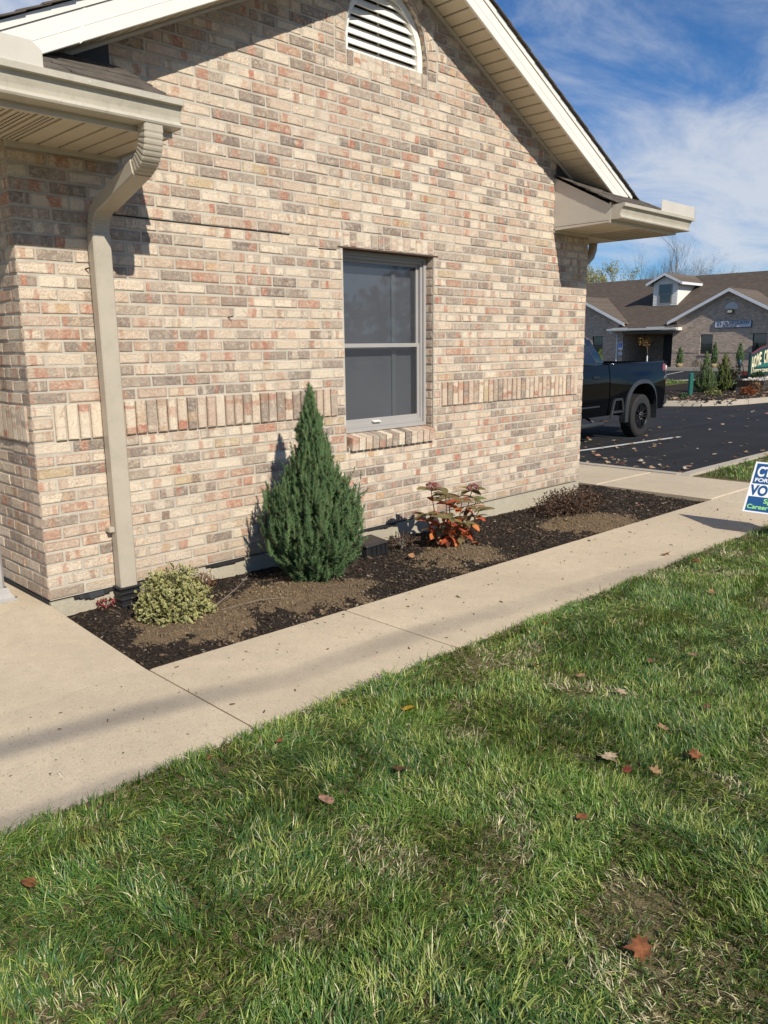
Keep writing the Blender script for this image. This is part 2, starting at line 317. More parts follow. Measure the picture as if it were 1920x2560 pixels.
M_BRICK = mat_brick(); M_MORTAR = mat_mortar()
M_FOUND = mat_concrete('foundation_concrete', (.48, .43, .325)); M_CONC = mat_concrete('sidewalk_concrete'); M_CURB = mat_concrete('curb_concrete', (.50, .44, .35))
M_ASPH = mat_asphalt(); M_PAINT = mat_simple('road_paint', (.62, .62, .60), .8, .3, 18, dirt=.5)
M_FASCIA = mat_simple('white_fascia', (.80, .755, .67), .42, .04, 2, dirt=.06); M_TRIM = mat_simple('beige_trim', (.60, .55, .47), .4, .06, 3, dirt=.10)
M_SOFF = mat_simple('cream_soffit', (.66, .575, .43), .5, .06, 2.5, dirt=.05); M_GUTTER = mat_simple('gutter_paint', (.54, .495, .40), .34, .10, 5, dirt=.38)
M_SPOUT = mat_simple('downspout_paint', (.47, .415, .325), .36, .09, 4, dirt=.22); M_WHITE = mat_simple('white_vinyl', (.84, .81, .74), .4, .05, 3, dirt=.06)
M_COLUMN = mat_simple('column_paint', (.38, .365, .345), .45, .1, 5, dirt=.35)
M_SHING = mat_shingle('roof_shingle'); M_FSHING = mat_shingle('far_roof_shingle', True, (.118, .094, .076)); M_FBRICK = mat_farbrick()
M_BLACKPL = mat_simple('black_plastic', (.018, .018, .019), .45, .3, 12); M_FLASH = mat_simple('dark_flashing', (.045, .045, .045), .6, .2, 8)
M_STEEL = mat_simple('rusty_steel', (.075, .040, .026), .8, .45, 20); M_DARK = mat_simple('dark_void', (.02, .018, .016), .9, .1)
M_WFRAME = mat_simple('window_frame_grey', (.36, .345, .325), .45, .06, 5, dirt=.1); M_SCREEN = mat_simple('window_shade', (.76, .80, .88), .75, .2, 1.3)
M_STREAK = mat_simple('pale_light_streak', (.88, .97, .99), .6, .02); M_GLASS = mat_glass('window_glass', (.05, .054, .063), .50, .03)
M_FGLASS = mat_glass('far_glass', (.012, .016, .024), .9, .05)
M_MULCHB = mat_soil('mulch_ground', (.014, .011, .009), (.06, .044, .033), 45); M_CLAY = mat_soil('clay_soil', (.11, .075, .045), (.28, .20, .12), 34)
M_LAWN = mat_soil('lawn_soil', (.075, .068, .028), (.24, .19, .10), 26); M_EARTH = mat_soil('earth', (.05, .065, .022), (.10, .11, .045), 1.2)
M_LEAF = mat_attr('leaf_tissue', .55, .22, .3, .12); M_GRASS = mat_attr('grass_blade', .42, .20, .40, .05); M_NEEDLE = mat_attr('needle_tissue', .6, .12, .25, .15)
M_CHIP = mat_attr('mulch_chip', .85, 0, .2, .3); M_DRY = mat_attr('dry_leaf', .65, .25, .25, .25)
M_BARK = mat_simple('bark', (.105, .080, .060), .9, .4, 14, .6, 60); M_TWIG = mat_simple('grey_twig', (.20, .165, .135), .9, .3, 20)

# ------------------------------------------------------------------ dimensions of the place
BL, BC, JT = .2032, .0677, .0115         # brick module, course, joint
WL = 5.452; XC = WL / 2
SLOPE = .49; RZ = 4.03                   # rake soffit line at the wall: z = RZ - SLOPE*|x-XC|
def rake(x): return RZ - SLOPE * abs(x - XC)
def zs(x): return -.085 - .013 * max(0.0, min(x, 8.0))   # sidewalk surface
def zlawn(x, y): return zs(x) - .018 + .012 * mnoise.noise(Vector((x * .9, y * .9, 3.1))) + .022 * math.exp(-((y + 1.98) / .09) ** 2)

# ------------------------------------------------------------------ building
house = empty('brick_building', (0, 0, 0), label='tan brick office building with arched gable vent and white rake fascia', cat='building')
WIN = (2.25, 3.205, .609, 2.166)
VX, VR, VZC, VZ0 = XC, .407, 3.44, 3.34
bricks = []   # (centre, u axis, v axis, normal, length, height, proud, soldier?)
UX, UY, UZ = Vector((1, 0, 0)), Vector((0, 1, 0)), Vector((0, 0, 1))
NF = Vector((0, -1, 0))
def add_brick(c, u, v, n, l, h, proud=0.0): bricks.append((Vector(c), u, v, n, l, h, proud))
def cut(a, b, holes):
    seg = [(a, b)]
    for h0, h1 in holes:
        ns = []
        for s0, s1 in seg:
            if h1 <= s0 or h0 >= s1: ns.append((s0, s1)); continue
            if h0 > s0: ns.append((s0, h0))
            if h1 < s1: ns.append((h1, s1))
        seg = ns
    return [(s0, s1) for s0, s1 in seg if s1 - s0 > .035]
def course_bricks(z0, z1, holes, x0, x1, shift):
    xs = x0 - shift
    while xs < x1:
        for s0, s1 in cut(max(xs, x0), min(xs + BL, x1), holes):
            e0, e1 = (-.0025 if s0 < .001 and z0 < 2.5 else s0 + JT / 2), (WL + .0025 if s1 > WL - .001 and z0 < 2.5 else s1 - JT / 2)
            add_brick(((e0 + e1) / 2, 0, (z0 + z1) / 2), UX, UZ, NF, e1 - e0, z1 - z0 - JT)
        xs += BL
for k in range(0, 60):
    z0, z1 = k * BC, (k + 1) * BC
    if 13 <= k < 16: continue
    zm = (z0 + z1) / 2; holes = []
    if z1 > WIN[2] + .01 and z0 < WIN[3] - .01: holes.append((WIN[0], WIN[1]))
    if zm > 3.235 and zm < VZC + .52:
        hw = .512 if zm < VZC else math.sqrt(max(0, .512 ** 2 - (zm - VZC) ** 2))
        if hw > .03: holes.append((VX - hw, VX + hw))
    gx = (RZ + .06 - z0) / SLOPE
    a, b = max(0, XC - gx), min(WL, XC + gx)
    if b - a < .1: break
    if a > 0: xs0 = a
    sh = 0 if k % 2 == 0 else BL / 2
    holes += [(-9, a), (b, 99)]
    course_bricks(z0, z1, holes, 0, WL, sh)
# soldier course, three courses high, with stretcher stacks beside the corners and the window
z0, z1 = 13 * BC, 16 * BC
def soldiers(xa, xb):
    n = round((xb - xa) / BC); w = (xb - xa) / n
    for i in range(n): add_brick((xa + w * (i + .5), 0, (z0 + z1) / 2), UZ, UX, NF, z1 - z0 - JT, w - JT * .8, .012)
soldiers(.112, 2.165); soldiers(3.30, WL - .105)
for xa, xb in ((0, .112), (2.165, WIN[0]), (WIN[1], 3.30), (WL - .105, WL)):
    e0, e1 = (-.0025 if xa == 0 else xa + JT / 2), (WL + .0025 if xb > WL - .001 else xb - JT / 2)
    for k in range(13, 16): add_brick(((e0 + e1) / 2, 0, (k + .5) * BC), UX, UZ, NF, e1 - e0, BC - JT)
# window lintel and sill
n = 14; w = (WIN[1] - WIN[0]) / n
for i in range(n): add_brick((WIN[0] + w * (i + .5), 0, 2.113), UZ, UX, NF, .097, w - JT * .8)
SILLV = Vector((0, -.22, 1)).normalized()
# vent: rowlock sill, jamb bricks and the arch ring
n = 12; w = (2 * VR + .0) / n
for i in range(n): add_brick((VX - VR + w * (i + .5), 0, 3.288), UZ, UX, NF, .098, w - JT * .8)
for s in (-1, 1):
    for k in range(3): add_brick((VX + s * .459, 0, 3.235 + (k + .5) * .0683), UX, UZ, NF, .094, .058)
na = 21
for i in range(na):
    a = math.pi * (i + .5) / na; rd = Vector((math.cos(a), 0, math.sin(a))); tg = Vector((-math.sin(a), 0, math.cos(a)))
    add_brick(Vector((VX, 0, VZC)) + rd * .459, rd, tg, NF, .094, .058)
# left face, x = 0, running back from the corner; right face x = WL
NL, NR = Vector((-1, 0, 0)), Vector((1, 0, 0))
for k in range(0, 37):
    if 13 <= k < 16: continue
    ys = -BL / 2 if k % 2 == 0 else 0.0
    while ys < 4.4:
        a, b = max(0, ys), ys + BL
        e0, e1 = (.001 if a == 0 else a + JT / 2), b - JT / 2
        add_brick((0, (e0 + e1) / 2, (k + .5) * BC), UY, UZ, NL, e1 - e0, BC - JT)
        add_brick((WL, (e0 + e1) / 2, (k + .5) * BC), UY, UZ, NR, e1 - e0, BC - JT)
        ys += BL
for i in range(62):
    for X, nn in ((0, NL), (WL, NR)): add_brick((X, .05 + .068 * (i + .5), 14.5 * BC), UZ, UY, nn, 3 * BC - JT, .058, .012)
for k in range(13, 16):
    for X, nn in ((0, NL), (WL, NR)): add_brick((X, .025, (k + .5) * BC), UY, UZ, nn, .045, BC - JT)
def brick_geo(b, seed, local=True):
    c, u, v, nn, l, h, pr = b
    f = -.0042 - pr - rnd.uniform(-.0016, .0022); j = lambda s=.0014: rnd.uniform(-s, s)
    a, d = l / 2, h / 2; ch = .004
    def P(x, y, t): return u * x + v * y - nn * t
    tx, ty = j(.0011), j(.0011)
    vs = []
    for s, t in ((-1, -1), (1, -1), (1, 1), (-1, 1)): vs.append(P(s * a, t * d, .06))
    oc = [(s * a + j(), t * d + j()) for s, t in ((-1, -1), (1, -1), (1, 1), (-1, 1))]
    for x, y in oc: vs.append(P(x, y, f + ch))
    for (x, y), (s, t) in zip(oc, ((-1, -1), (1, -1), (1, 1), (-1, 1))): vs.append(P(x - s * ch * rnd.uniform(.6, 1.8), y - t * ch * rnd.uniform(.6, 1.6), f + tx * s + ty * t))
    fs = [(8, 9, 10, 11)] + [(i, (i + 1) % 4, 4 + (i + 1) % 4, 4 + i) for i in range(4)] + [(4 + i, 4 + (i + 1) % 4, 8 + (i + 1) % 4, 8 + i) for i in range(4)]
    uu = [(x / l + .5, y / h + .5, 0) for x, y in [(-a, -d), (a, -d), (a, d), (-a, d)]] * 3
    if u.cross(v).dot(nn) < 0: fs = [f_[::-1] for f_ in fs]
    return vs, fs, uu, [seed] * 12
def brick_mesh(name, items):
    V, F, U, S = [], [], [], []
    for vs, fs, uu, ss in items:
        o = len(V); V += vs; F += [tuple(i + o for i in f) for f in fs]; U += uu; S += ss
    me = bpy.data.meshes.new(name); me.from_pydata([tuple(v) for v in V], [], F)
    a = me.attributes.new('seed', 'FLOAT', 'POINT'); a.data.foreach_set('value', S)
    a = me.attributes.new('bk', 'FLOAT_VECTOR', 'POINT'); a.data.foreach_set('vector', np.array(U, np.float32).ravel())
    me.materials.append(M_BRICK); me.update(); return me
def shown(b):
    c, u, v, nn, l, h, pr = b; d = c - CAM_P; z = d.dot(CAM_F)
    if z <= .2 or nn.dot(d) >= 0: return 0
    x, y = d.dot(CAM_R) / z, d.dot(CAM_U) / z
    if abs(x) > .475 or abs(y) > .64: return 0
    if c.z > rake(c.x) - .02 and abs(nn.y) > .5: return 0
    if .35 < c.x < .49 and c.z < 2.1: return 0
    return l * h * (-nn.dot(d.normalized())) / z ** 2
# wall mortar body
wall = MB()
def rect(x0, x1, z0, z1, y=.0):
    if x1 > x0 and z1 > z0: wall.add([(x0, y, z0), (x1, y, z0), (x1, y, z1), (x0, y, z1)], [(0, 1, 2, 3)])
rect(0, WIN[0], 0, 2.3); rect(WIN[1], WL, 0, 2.3); rect(WIN[0], WIN[1], 0, WIN[2]); rect(WIN[0], WIN[1], 2.058, 2.3)
cols = sorted(set([round(i * WL / 90, 4) for i in range(91)] + [VX - VR, VX + VR, XC]))
for a, b in zip(cols[:-1], cols[1:]):
    m_ = (a + b) / 2
    def zt(x): return min(rake(x) + .10, 9)
    def q(za, zb, zc, zd): wall.add([(a, .0, za), (b, .0, zb), (b, .0, zd), (a, .0, zc)], [(0, 1, 2, 3)])
    if abs(m_ - VX) < VR:
        ar = lambda x: VZC + math.sqrt(max(0, VR ** 2 - (x - VX) ** 2))
        q(2.3, 2.3, VZ0, VZ0); q(ar(a), ar(b), zt(a), zt(b))
    else: q(2.3, 2.3, zt(a), zt(b))
wall.add([(0.0, 0, 0), (0.0, 7, 0), (0.0, 7, 2.6), (0.0, 0, 2.6)], [(0, 1, 2, 3)])
wall.add([(WL, 0, 0), (WL, 7, 0), (WL, 7, 2.6), (WL, 0, 2.6)], [(0, 1, 2, 3)])
wall.add([(0, 7, 0), (WL, 7, 0), (WL, 7, 2.6), (XC, 7, 4), (0, 7, 2.6)], [(0, 1, 2, 3, 4)])
for x in (WIN[0], WIN[1]): wall.add([(x, .004, WIN[2]), (x, .14, WIN[2]), (x, .14, 2.07), (x, .004, 2.07)], [(0, 1, 2, 3)])
wall.add([(WIN[0], .004, 2.062), (WIN[1], .004, 2.062), (WIN[1], .14, 2.062), (WIN[0], .14, 2.062)], [(0, 1, 2, 3)])
prof = [(VX - VR, VZ0)] + [(VX + VR * math.cos(math.pi * (1 - i / 24)), VZC + VR * math.sin(math.pi * (1 - i / 24))) for i in range(25)] + [(VX + VR, VZ0)]
for (xa, za), (xb, zb) in zip(prof[:-1], prof[1:]): wall.add([(xa, .004, za), (xb, .004, zb), (xb, .1, zb), (xa, .1, za)], [(0, 1, 2, 3)])
wallo = wall.build('wall', M_MORTAR, house, fix=False)
ranked = sorted(range(len(bricks)), key=lambda i: -shown(bricks[i])); top = set(ranked[:285]); rest = []
for i, b in enumerate(bricks):
    g = brick_geo(b, rnd.random())
    if i in top: link('brick', brick_mesh('brick', [g]), wallo, loc=b[0])
    else: rest.append(([v + b[0] for v in g[0]], *g[1:]))
# jamb returns of the window and the vent reveal, in brick
for k in range(9, 31):
    l = .10 - JT
    for X, nn in ((WIN[1], Vector((-1, 0, 0))), (WIN[0], Vector((1, 0, 0)))):
        b = (Vector((X, .055, (k + .5) * BC)), UY, UZ, nn, l, BC - JT, .0); g = brick_geo(b, rnd.random()); rest.append(([v + b[0] for v in g[0]], *g[1:]))
for i in range(24):
    if i < 3: c, tg, nn = Vector((VX + VR, .05, VZ0 + .03 + .05 * i)), UZ, Vector((-1, 0, 0))
    else:
        a = math.pi * (i - 2.5) / 21; c = Vector((VX + VR * math.cos(a), .05, VZC + VR * math.sin(a))); tg = Vector((-math.sin(a), 0, math.cos(a))); nn = -Vector((math.cos(a), 0, math.sin(a)))
    b = (c, UY, tg, nn, .088, .048, .0); g = brick_geo(b, rnd.random()); rest.append(([v + c for v in g[0]], *g[1:]))
tag(link('brickwork', brick_mesh('brickwork', rest), wallo), kind='stuff')
# sloping rowlock sill, each brick a piece
sill = MB().box(WIN[0] + .02, WIN[1] - .0, -.002, .10, .60, .64).build('window_sill', M_MORTAR, house)
n = 13; w = (WIN[1] - .015 - WIN[0] - .022) / n
for i in range(n):
    x = WIN[0] + .024 + w * (i + .5); d = w / 2 - .0045; f = -.034 + rnd.uniform(-.002, .002)
    vs = [(-d, f, -.055), (d, f, -.055), (d, .1, -.03), (-d, .1, -.03), (-d, f - .004, .037), (d, f - .004, .037), (d, .1, .062), (-d, .1, .062)]
    me = brick_mesh('brick', [(vs, [(0, 3, 2, 1), (4, 5, 6, 7), (0, 1, 5, 4), (1, 2, 6, 5), (2, 3, 7, 6), (3, 0, 4, 7)], [(.5 + y * 3, .5 + y * 3, 0) for _, _, y in vs], [rnd.random()] * 8)])
    link('brick', me, sill, loc=(x, 0, .672))
MB().box(WIN[0] - .05, WIN[1] + .05, -.004, .1, 2.050, 2.061).build('lintel_steel', M_STEEL, house)
# foundation with plastic flashing hanging out
fnd = MB(); fnd.box(.0, WL - .004, -.003, .2, -.7, -.012); fnd.box(-.001, .25, .2, 7, -.7, -.012); fnd.box(WL - .25, WL - .003, .2, 7, -.7, -.012)
fo = fnd.build('foundation', M_FOUND, house)
fl = MB()
for fi_, (xa, xb, dz) in enumerate(((.13, .37, .03), (.50, .86, .026), (1.0, 1.3, .012), (1.85, 2.05, .02), (2.05, 2.4, .015), (2.4, 2.75, .012))):
    fl = MB(); n_ = 8; pts = [(xa + (xb - xa) * i / n_) for i in range(n_ + 1)]
    for i in range(n_):
        w0 = dz * math.sin(math.pi * min(1, (i + .25) / n_)) * rnd.uniform(.7, 1.1); o = -.012 - .012 * rnd.random()
        fl.hexa([(pts[i], o, -.012 - w0), (pts[i + 1], o, -.012 - w0), (pts[i + 1], 0, -.008), (pts[i], 0, -.008), (pts[i], o - .002, -.009 - w0), (pts[i + 1], o - .002, -.009 - w0), (pts[i + 1], 0, -.004), (pts[i], 0, -.004)])
    fl.build('flashing_strip', M_BLACKPL, house)
for x in (2.06, 2.27):
    fl = MB(); fl.hexa([(x, -.008, -.10), (x + .012, -.008, -.10), (x + .012, -.002, -.10), (x, -.002, -.10), (x + .02, -.012, -.02), (x + .034, -.012, -.02), (x + .034, -.002, -.02), (x + .02, -.002, -.02)]); fl.build('flashing_strip', M_BLACKPL, house)
MB().box(-.012, .008, .02, 4.4, -.085, -.006).build('base_joint', M_DARK, house)

# ---- window: frame, two sashes, screen glass, shade inside
def frame_mb(x0, x1, z0, z1, y0, y1, t, tb=None):
    m = MB(); tb = tb or t
    m.box(x0, x0 + t, y0, y1, z0, z1); m.box(x1 - t, x1, y0, y1, z0, z1)
    m.box(x0 + t, x1 - t, y0 + .001, y1, z1 - t, z1); m.box(x0 + t, x1 - t, y0 + .001, y1, z0, z0 + tb); return m
wx0, wx1, wz0, wz1 = WIN[0] + .004, WIN[1] - .004, .735, 2.050
win = frame_mb(wx0, wx1, wz0, wz1, .072, .14, .030, .030).build('window', M_WFRAME, house, bevel=.002)
frame_mb(wx0 + .030, wx1 - .030, wz0 + .030, wz1 - .030, .088, .14, .022, .03).build('frame', M_WFRAME, win, bevel=.002)
zmid = 1.375
frame_mb(wx0 + .052, wx1 - .052, zmid - .012, wz1 - .050, .112, .138, .024, .030).build('sash', M_WFRAME, win, bevel=.002)
frame_mb(wx0 + .052, wx1 - .052, wz0 + .052, zmid + .018, .097, .111, .030, .044).build('sash', M_WFRAME, win, bevel=.002)
MB().box(wx0 + .074, wx1 - .074, .124, .127, zmid + .016, wz1 - .073).build('pane', M_GLASS, win)
MB().box(wx0 + .08, wx1 - .08, .102, .105, wz0 + .095, zmid - .012).build('pane', M_GLASS, win)
MB().box(wx0 + .02, wx1 - .02, .185, .19, wz0, wz1).build('shade', M_SCREEN, win)
MB().box(2.905, 2.945, .168, .176, wz0 + .05, wz1 - .10).build('light_streak', M_STREAK, win)  # pale strip added in place of a streak of light in the window
MB().hexa([(2.60, .070, wz0 + .064), (2.68, .070, wz0 + .064), (2.68, .097, wz0 + .07), (2.60, .097, wz0 + .07), (2.60, .068, wz0 + .072), (2.68, .068, wz0 + .072), (2.68, .097, wz0 + .078), (2.60, .097, wz0 + .078)]).build('lift_handle', M_WHITE, win)
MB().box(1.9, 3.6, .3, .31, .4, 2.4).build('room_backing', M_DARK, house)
# ---- gable vent
def arch_pts(r, n=28): return [(VX + r * math.cos(math.pi * (1 - i / n)), VZC + r * math.sin(math.pi * (1 - i / n))) for i in range(n + 1)]
vf = MB(); ro, ri = VR - .006, VR - .058
po = [(VX - ro, VZ0 + .002)] + arch_pts(ro) + [(VX + ro, VZ0 + .002)]; pi_ = [(VX - ri, VZ0 + .002)] + arch_pts(ri) + [(VX + ri, VZ0 + .002)]
for i in range(len(po) - 1):
    (ax, az), (bx, bz), (cx, cz), (dx, dz) = po[i], po[i + 1], pi_[i + 1], pi_[i]
    vf.hexa([(ax, .045, az), (bx, .045, bz), (cx, .045, cz), (dx, .045, dz), (ax, .10, az), (bx, .10, bz), (cx, .10, cz), (dx, .10, dz)])
vent = vf.build('gable_vent', M_WHITE, house)
MB().add([(VX - VR, .125, VZ0), (VX + VR, .125, VZ0), (VX + VR, .125, VZC + VR), (VX - VR, .125, VZC + VR)], [(0, 1, 2, 3)]).build('vent_back', M_DARK, vent)
ns = 7; pitch_ = (VZC + ri - VZ0) / ns
for i in range(ns):
    zb = VZ0 + .004 + i * pitch_
    zt_ = zb + pitch_ * .92
    hw = lambda z: ri - .001 if z < VZC else math.sqrt(max(1e-4, ri ** 2 - (z - VZC) ** 2))
    h1, h0 = hw(zt_), hw(zb)
    if i == ns - 1: h1 = max(h1, .02)
    MB().hexa([(VX - h0, .055, zb), (VX + h0, .055, zb), (VX + h0, .060, zb - .004), (VX - h0, .060, zb - .004), (VX - h1, .092, zt_), (VX + h1, .092, zt_), (VX + h1, .097, zt_ - .006), (VX - h1, .097, zt_ - .006)]).build('louver_slat', M_WHITE, vent)
MB().box(VX - .004, VX + .004, .098, .112, VZ0, VZC + ri - .01).build('mullion', M_WHITE, vent)

# ---- rake soffits, fascias and main roof
OV = .275
for s in (-1, 1):
    sof = MB(); xe = 2.80
    def S(d, y, dz=0): return (XC + s * d, y, RZ - SLOPE * d + dz)
    sof.hexa([S(0, -.018), S(xe, -.018), S(xe, .0), S(0, .0), S(0, -.018, .012), S(xe, -.018, .012), S(xe, .0, .012), S(0, .0, .012)])
    so_ = sof.build('soffit', M_SOFF, house)
    MB().hexa([S(0, -.026, -.018), S(xe, -.026, -.018), S(xe, -.003, -.018), S(0, -.003, -.018), S(0, -.026, -.001), S(xe, -.026, -.001), S(xe, -.003, -.001), S(0, -.003, -.001)]).build('soffit_channel', M_TRIM, so_)
    d = 0.0; pw = .094
    while d < xe - .03:
        a, b_ = d + .004, min(d + pw, xe)
        for (dd0, dd1, up) in ((a, b_ - .010, 0.006), ):
            MB().hexa([S(dd0, -OV + .004, up), S(dd1, -OV + .004, up), S(dd1, -.018, up), S(dd0, -.018, up), S(dd0, -OV + .004, up + .01), S(dd1, -OV + .004, up + .01), S(dd1, -.018, up + .01), S(dd0, -.018, up + .01)]).build('soffit_panel', M_SOFF, so_)
        d += pw
    MB().hexa([S(0, -OV, .016), S(xe, -OV, .016), S(xe, -.0, .016), S(0, -.0, .016), S(0, -OV, .03), S(xe, -OV, .03), S(xe, 0, .03), S(0, 0, .03)]).build('soffit_backing', M_DARK, so_)
    fe = 2.92
    fb = MB(); fb.hexa([S(0, -OV - .022, -.006), S(fe, -OV - .022, -.006), S(fe, -OV, -.006), S(0, -OV, -.006), S(0, -OV - .022, .142), S(fe, -OV - .022, .142), S(fe, -OV, .142), S(0, -OV, .142)])
    fo_ = fb.build('fascia', M_FASCIA, house, bevel=.003)
    fm = MB(); fm.hexa([S(0, -OV - .0236, .062), S(fe, -OV - .0236, .062), S(fe, -OV - .021, .062), S(0, -OV - .021, .062), S(0, -OV - .0236, .068), S(fe, -OV - .0236, .068), S(fe, -OV - .021, .068), S(0, -OV - .021, .068)])
    fm.build('fascia_bead', M_FASCIA, fo_)
    for dd in (.45, 2.42) :
        fm = MB(); fm.hexa([S(dd, -OV - .0245, -.006), S(dd + .012, -OV - .0245, -.011), S(dd + .012, -OV - .021, -.011), S(dd, -OV - .021, -.006), S(dd - .03, -OV - .0245, .143), S(dd - .018, -OV - .0245, .137), S(dd - .018, -OV - .021, .137), S(dd - .03, -OV - .021, .143)])
        fm.build('fascia_lap', M_FASCIA, fo_)
    de = MB(); de.hexa([S(0, -OV - .030, .143), S(fe + .06, -OV - .030, .143), S(fe + .06, -.2, .143), S(0, -.2, .143), S(0, -OV - .034, .182), S(fe + .06, -OV - .034, .182), S(fe + .06, -.2, .182), S(0, -.2, .182)])
    de.build('drip_edge', M_WHITE, house)
    # roof slope in overlapping shingle courses
    rc = MB(); dE = 3.36; nC = 27; ex = dE / nC
    for i in range(nC):
        d1 = dE - i * ex; d0 = d1 - ex * 1.35
        z1_, z0_ = .186 + .008, .186 + .001
        def yf(d): return -OV - .055 - rnd.uniform(0, .008) if d < 2.95 else max(-OV - .05, -.62) if d < 2.96 else -(0.62 - (dE - d) * 1.0) if False else -OV - .05
        y0 = -OV - .055 - rnd.uniform(0, .005)
        if d1 > 3.15: y0 = 2.70 - .98 * d1
        d0 = max(0, d0); y0d = y0
        if d1 > 3.15: y0d = -OV - .055 if d0 < 3.15 else 2.705 - .98 * d0
        rc.hexa([S(d0, y0d, z0_), S(d1, y0, z1_), S(d1, 7.3, z1_), S(d0, 7.3, z0_), S(d0, y0d, z0_ + .007), S(d1, y0, z1_ + .009), S(d1, 7.3, z1_ + .009), S(d0, 7.3, z0_ + .007)])
    ro_ = tag(rc.build('roof', M_SHING, house), kind='stuff')
    # cornice return: box soffit, end panel, shed of shingles, gutter
    xin, xout = 2.125, 3.345     # distances from the middle
    X = lambda d: XC + s * d
    D = .565
    rb = MB()
    rb.add([(X(xin), -.004, 2.39), (X(xin), -D, 2.402), (X(xin), -D, 2.552), (X(xin), -.004, 2.842)], [(0, 1, 2, 3)])
    rb.add([(X(xin + .012), -.004, 2.39), (X(xin + .012), -D, 2.402), (X(xin + .012), -D, 2.552), (X(xin + .012), -.004, 2.842)], [(0, 1, 2, 3)])
    ep = rb.build('return_end_panel', M_TRIM, house)
    MB().box(min(X(xin), X(xout)), max(X(xin), X(xout)), -D - .016, -D, 2.398, 2.565).build('return_fascia', M_TRIM, house)
    MB().box(min(X(xout), X(xout + .016)), max(X(xout), X(xout + .016)), -D - .016, 6.8, 2.398, 2.565).build('eave_fascia', M_TRIM, house)
    rs = MB().hexa([(X(xin), -D, 2.416), (X(xout), -D, 2.416), (X(xout), 0, 2.416), (X(xin), 0, 2.416), (X(xin), -D, 2.42), (X(xout), -D, 2.42), (X(xout), 0, 2.42), (X(xin), 0, 2.42)]).build('return_soffit', M_DARK, house)
    d = xin + .016; kk = 0
    while d < xout - .02:
        w_ = .092; e_ = min(d + w_, xout)
        g_ = MB(); g_.box(min(X(d), X(e_)), max(X(d), X(e_)), -D + .002, -.012, 2.400, 2.412)
        if kk >= 5:      # perforated panels
            for ix in range(3):
                for iy in range(22):
                    cx, cy = X(d + .022 + ix * .022), -D + .035 + iy * .0235
                    g_.cur = 1; g_.box(cx - .005, cx + .005, cy - .0045, cy + .0045, 2.3985, 2.3995); g_.cur = 0
        g_.build('soffit_panel', [M_SOFF, M_DARK], rs); d += .108; kk += 1
    MB().box(min(X(2.73), X(xout)), max(X(2.73), X(xout)), .03, 6.8, 2.400, 2.414).build('eave_soffit', M_SOFF, house)
    MB().box(min(X(xin), X(2.73)), max(X(xin), X(2.73)), -.016, -.005, 2.372, 2.402).build('soffit_channel', M_TRIM, house)
    # return roof
    rr = MB(); zr = lambda y: 2.868 + .5 * y
    rr.add([(X(xin - .02), 0, zr(0) - .004), (X(xin - .02), -.62, zr(-.62) - .004), (X(3.36), -.62, zr(-.62) - .004), (X(2.745), 0, zr(0) - .004)], [(0, 1, 2, 3)])
    rro = rr.build('return_roof', M_SHING, house)
    for r in range(5):
        yb, yt_ = -.632 + r * .127, min(-.632 + r * .127 + .165, -.002)
        hipd = 3.36 - (yb + .632) / .99
        d = xin - .025 - (.13 if r % 2 else 0)
        while d < hipd - .02:
            w_ = rnd.choice((.16, .2, .26, .31)); a, b_ = max(d, xin - .025), min(d + w_ - .004, hipd); d += w_
            if b_ - a < .03: continue
            dy = rnd.uniform(0, .008); lift = .009
            MB().hexa([(X(a), yb - dy, zr(yb) + lift - .004), (X(b_), yb - dy, zr(yb) + lift - .004), (X(b_), yt_, zr(yt_) - .002), (X(a), yt_, zr(yt_) - .002), (X(a), yb - dy, zr(yb) + lift + .003), (X(b_), yb - dy, zr(yb) + lift + .003), (X(b_), yt_, zr(yt_) + .004), (X(a), yt_, zr(yt_) + .004)]).build('shingle', M_SHING, rro)
    MB().add([(X(xin + .01), -.010, 2.865), (X(2.70), -.010, 2.865), (X(2.70), -.010, RZ - SLOPE * 2.70 - .004), (X(xin + .01), -.010, RZ - SLOPE * 2.12)], [(0, 1, 2, 3)]).build('step_flashing', M_FLASH, house)
    # gutter: K-style trough swept round the corner
    gp = [(0, .118), (0, 0), (.074, 0), (.092, .003), (.097, .012), (.094, .024), (.084, .028), (.088, .048), (.096, .070), (.102, .088), (.104, .096), (.126, .098), (.129, .124), (.120, .126), (.117, .116), (.100, .1), (.094, .07), (.082, .04), (.076, .006), (.004, .006), (.003, .118)]
    path = [(X(xin + .006), -D - .016), (X(xout + .016), -D - .016), (X(xout + .016), 6.5)]
    nrm = [(0, -1), (s, -1), (s, 0)]
    g = MB(); vs = []; k_ = len(gp)
    for (px_, py_), (nx, ny) in zip(path, nrm):
        for dd, zz in gp: vs.append((px_ + nx * dd, py_ + ny * dd, 2.425 + zz))
    fs = [(i * k_ + j, i * k_ + (j + 1) % k_, (i + 1) * k_ + (j + 1) % k_, (i + 1) * k_ + j) for i in range(2) for j in range(k_)]
    g.add(vs, fs); gut = g.build('gutter', M_GUTTER, house)
    MB().prism([(X(xin + .006), -D - .016 - dd * 1.02, 2.423 + zz) for dd, zz in gp[:14]], (s * -.004, 0, 0)).build('end_cap', M_GUTTER, gut)
    xs_, xe_ = X(2.80), X(xout + .016 + .118)
    fl_ = -D - .016 - .122
    sg = MB(); c_ = .045 * s
    sg.prism([(xs_, fl_, 2.54), (xe_, fl_, 2.54), (xe_, fl_, 2.648), (xs_ + (c_ if s < 0 else c_ * .3), fl_, 2.648), (xs_, fl_, 2.615)], (0, .003, 0))
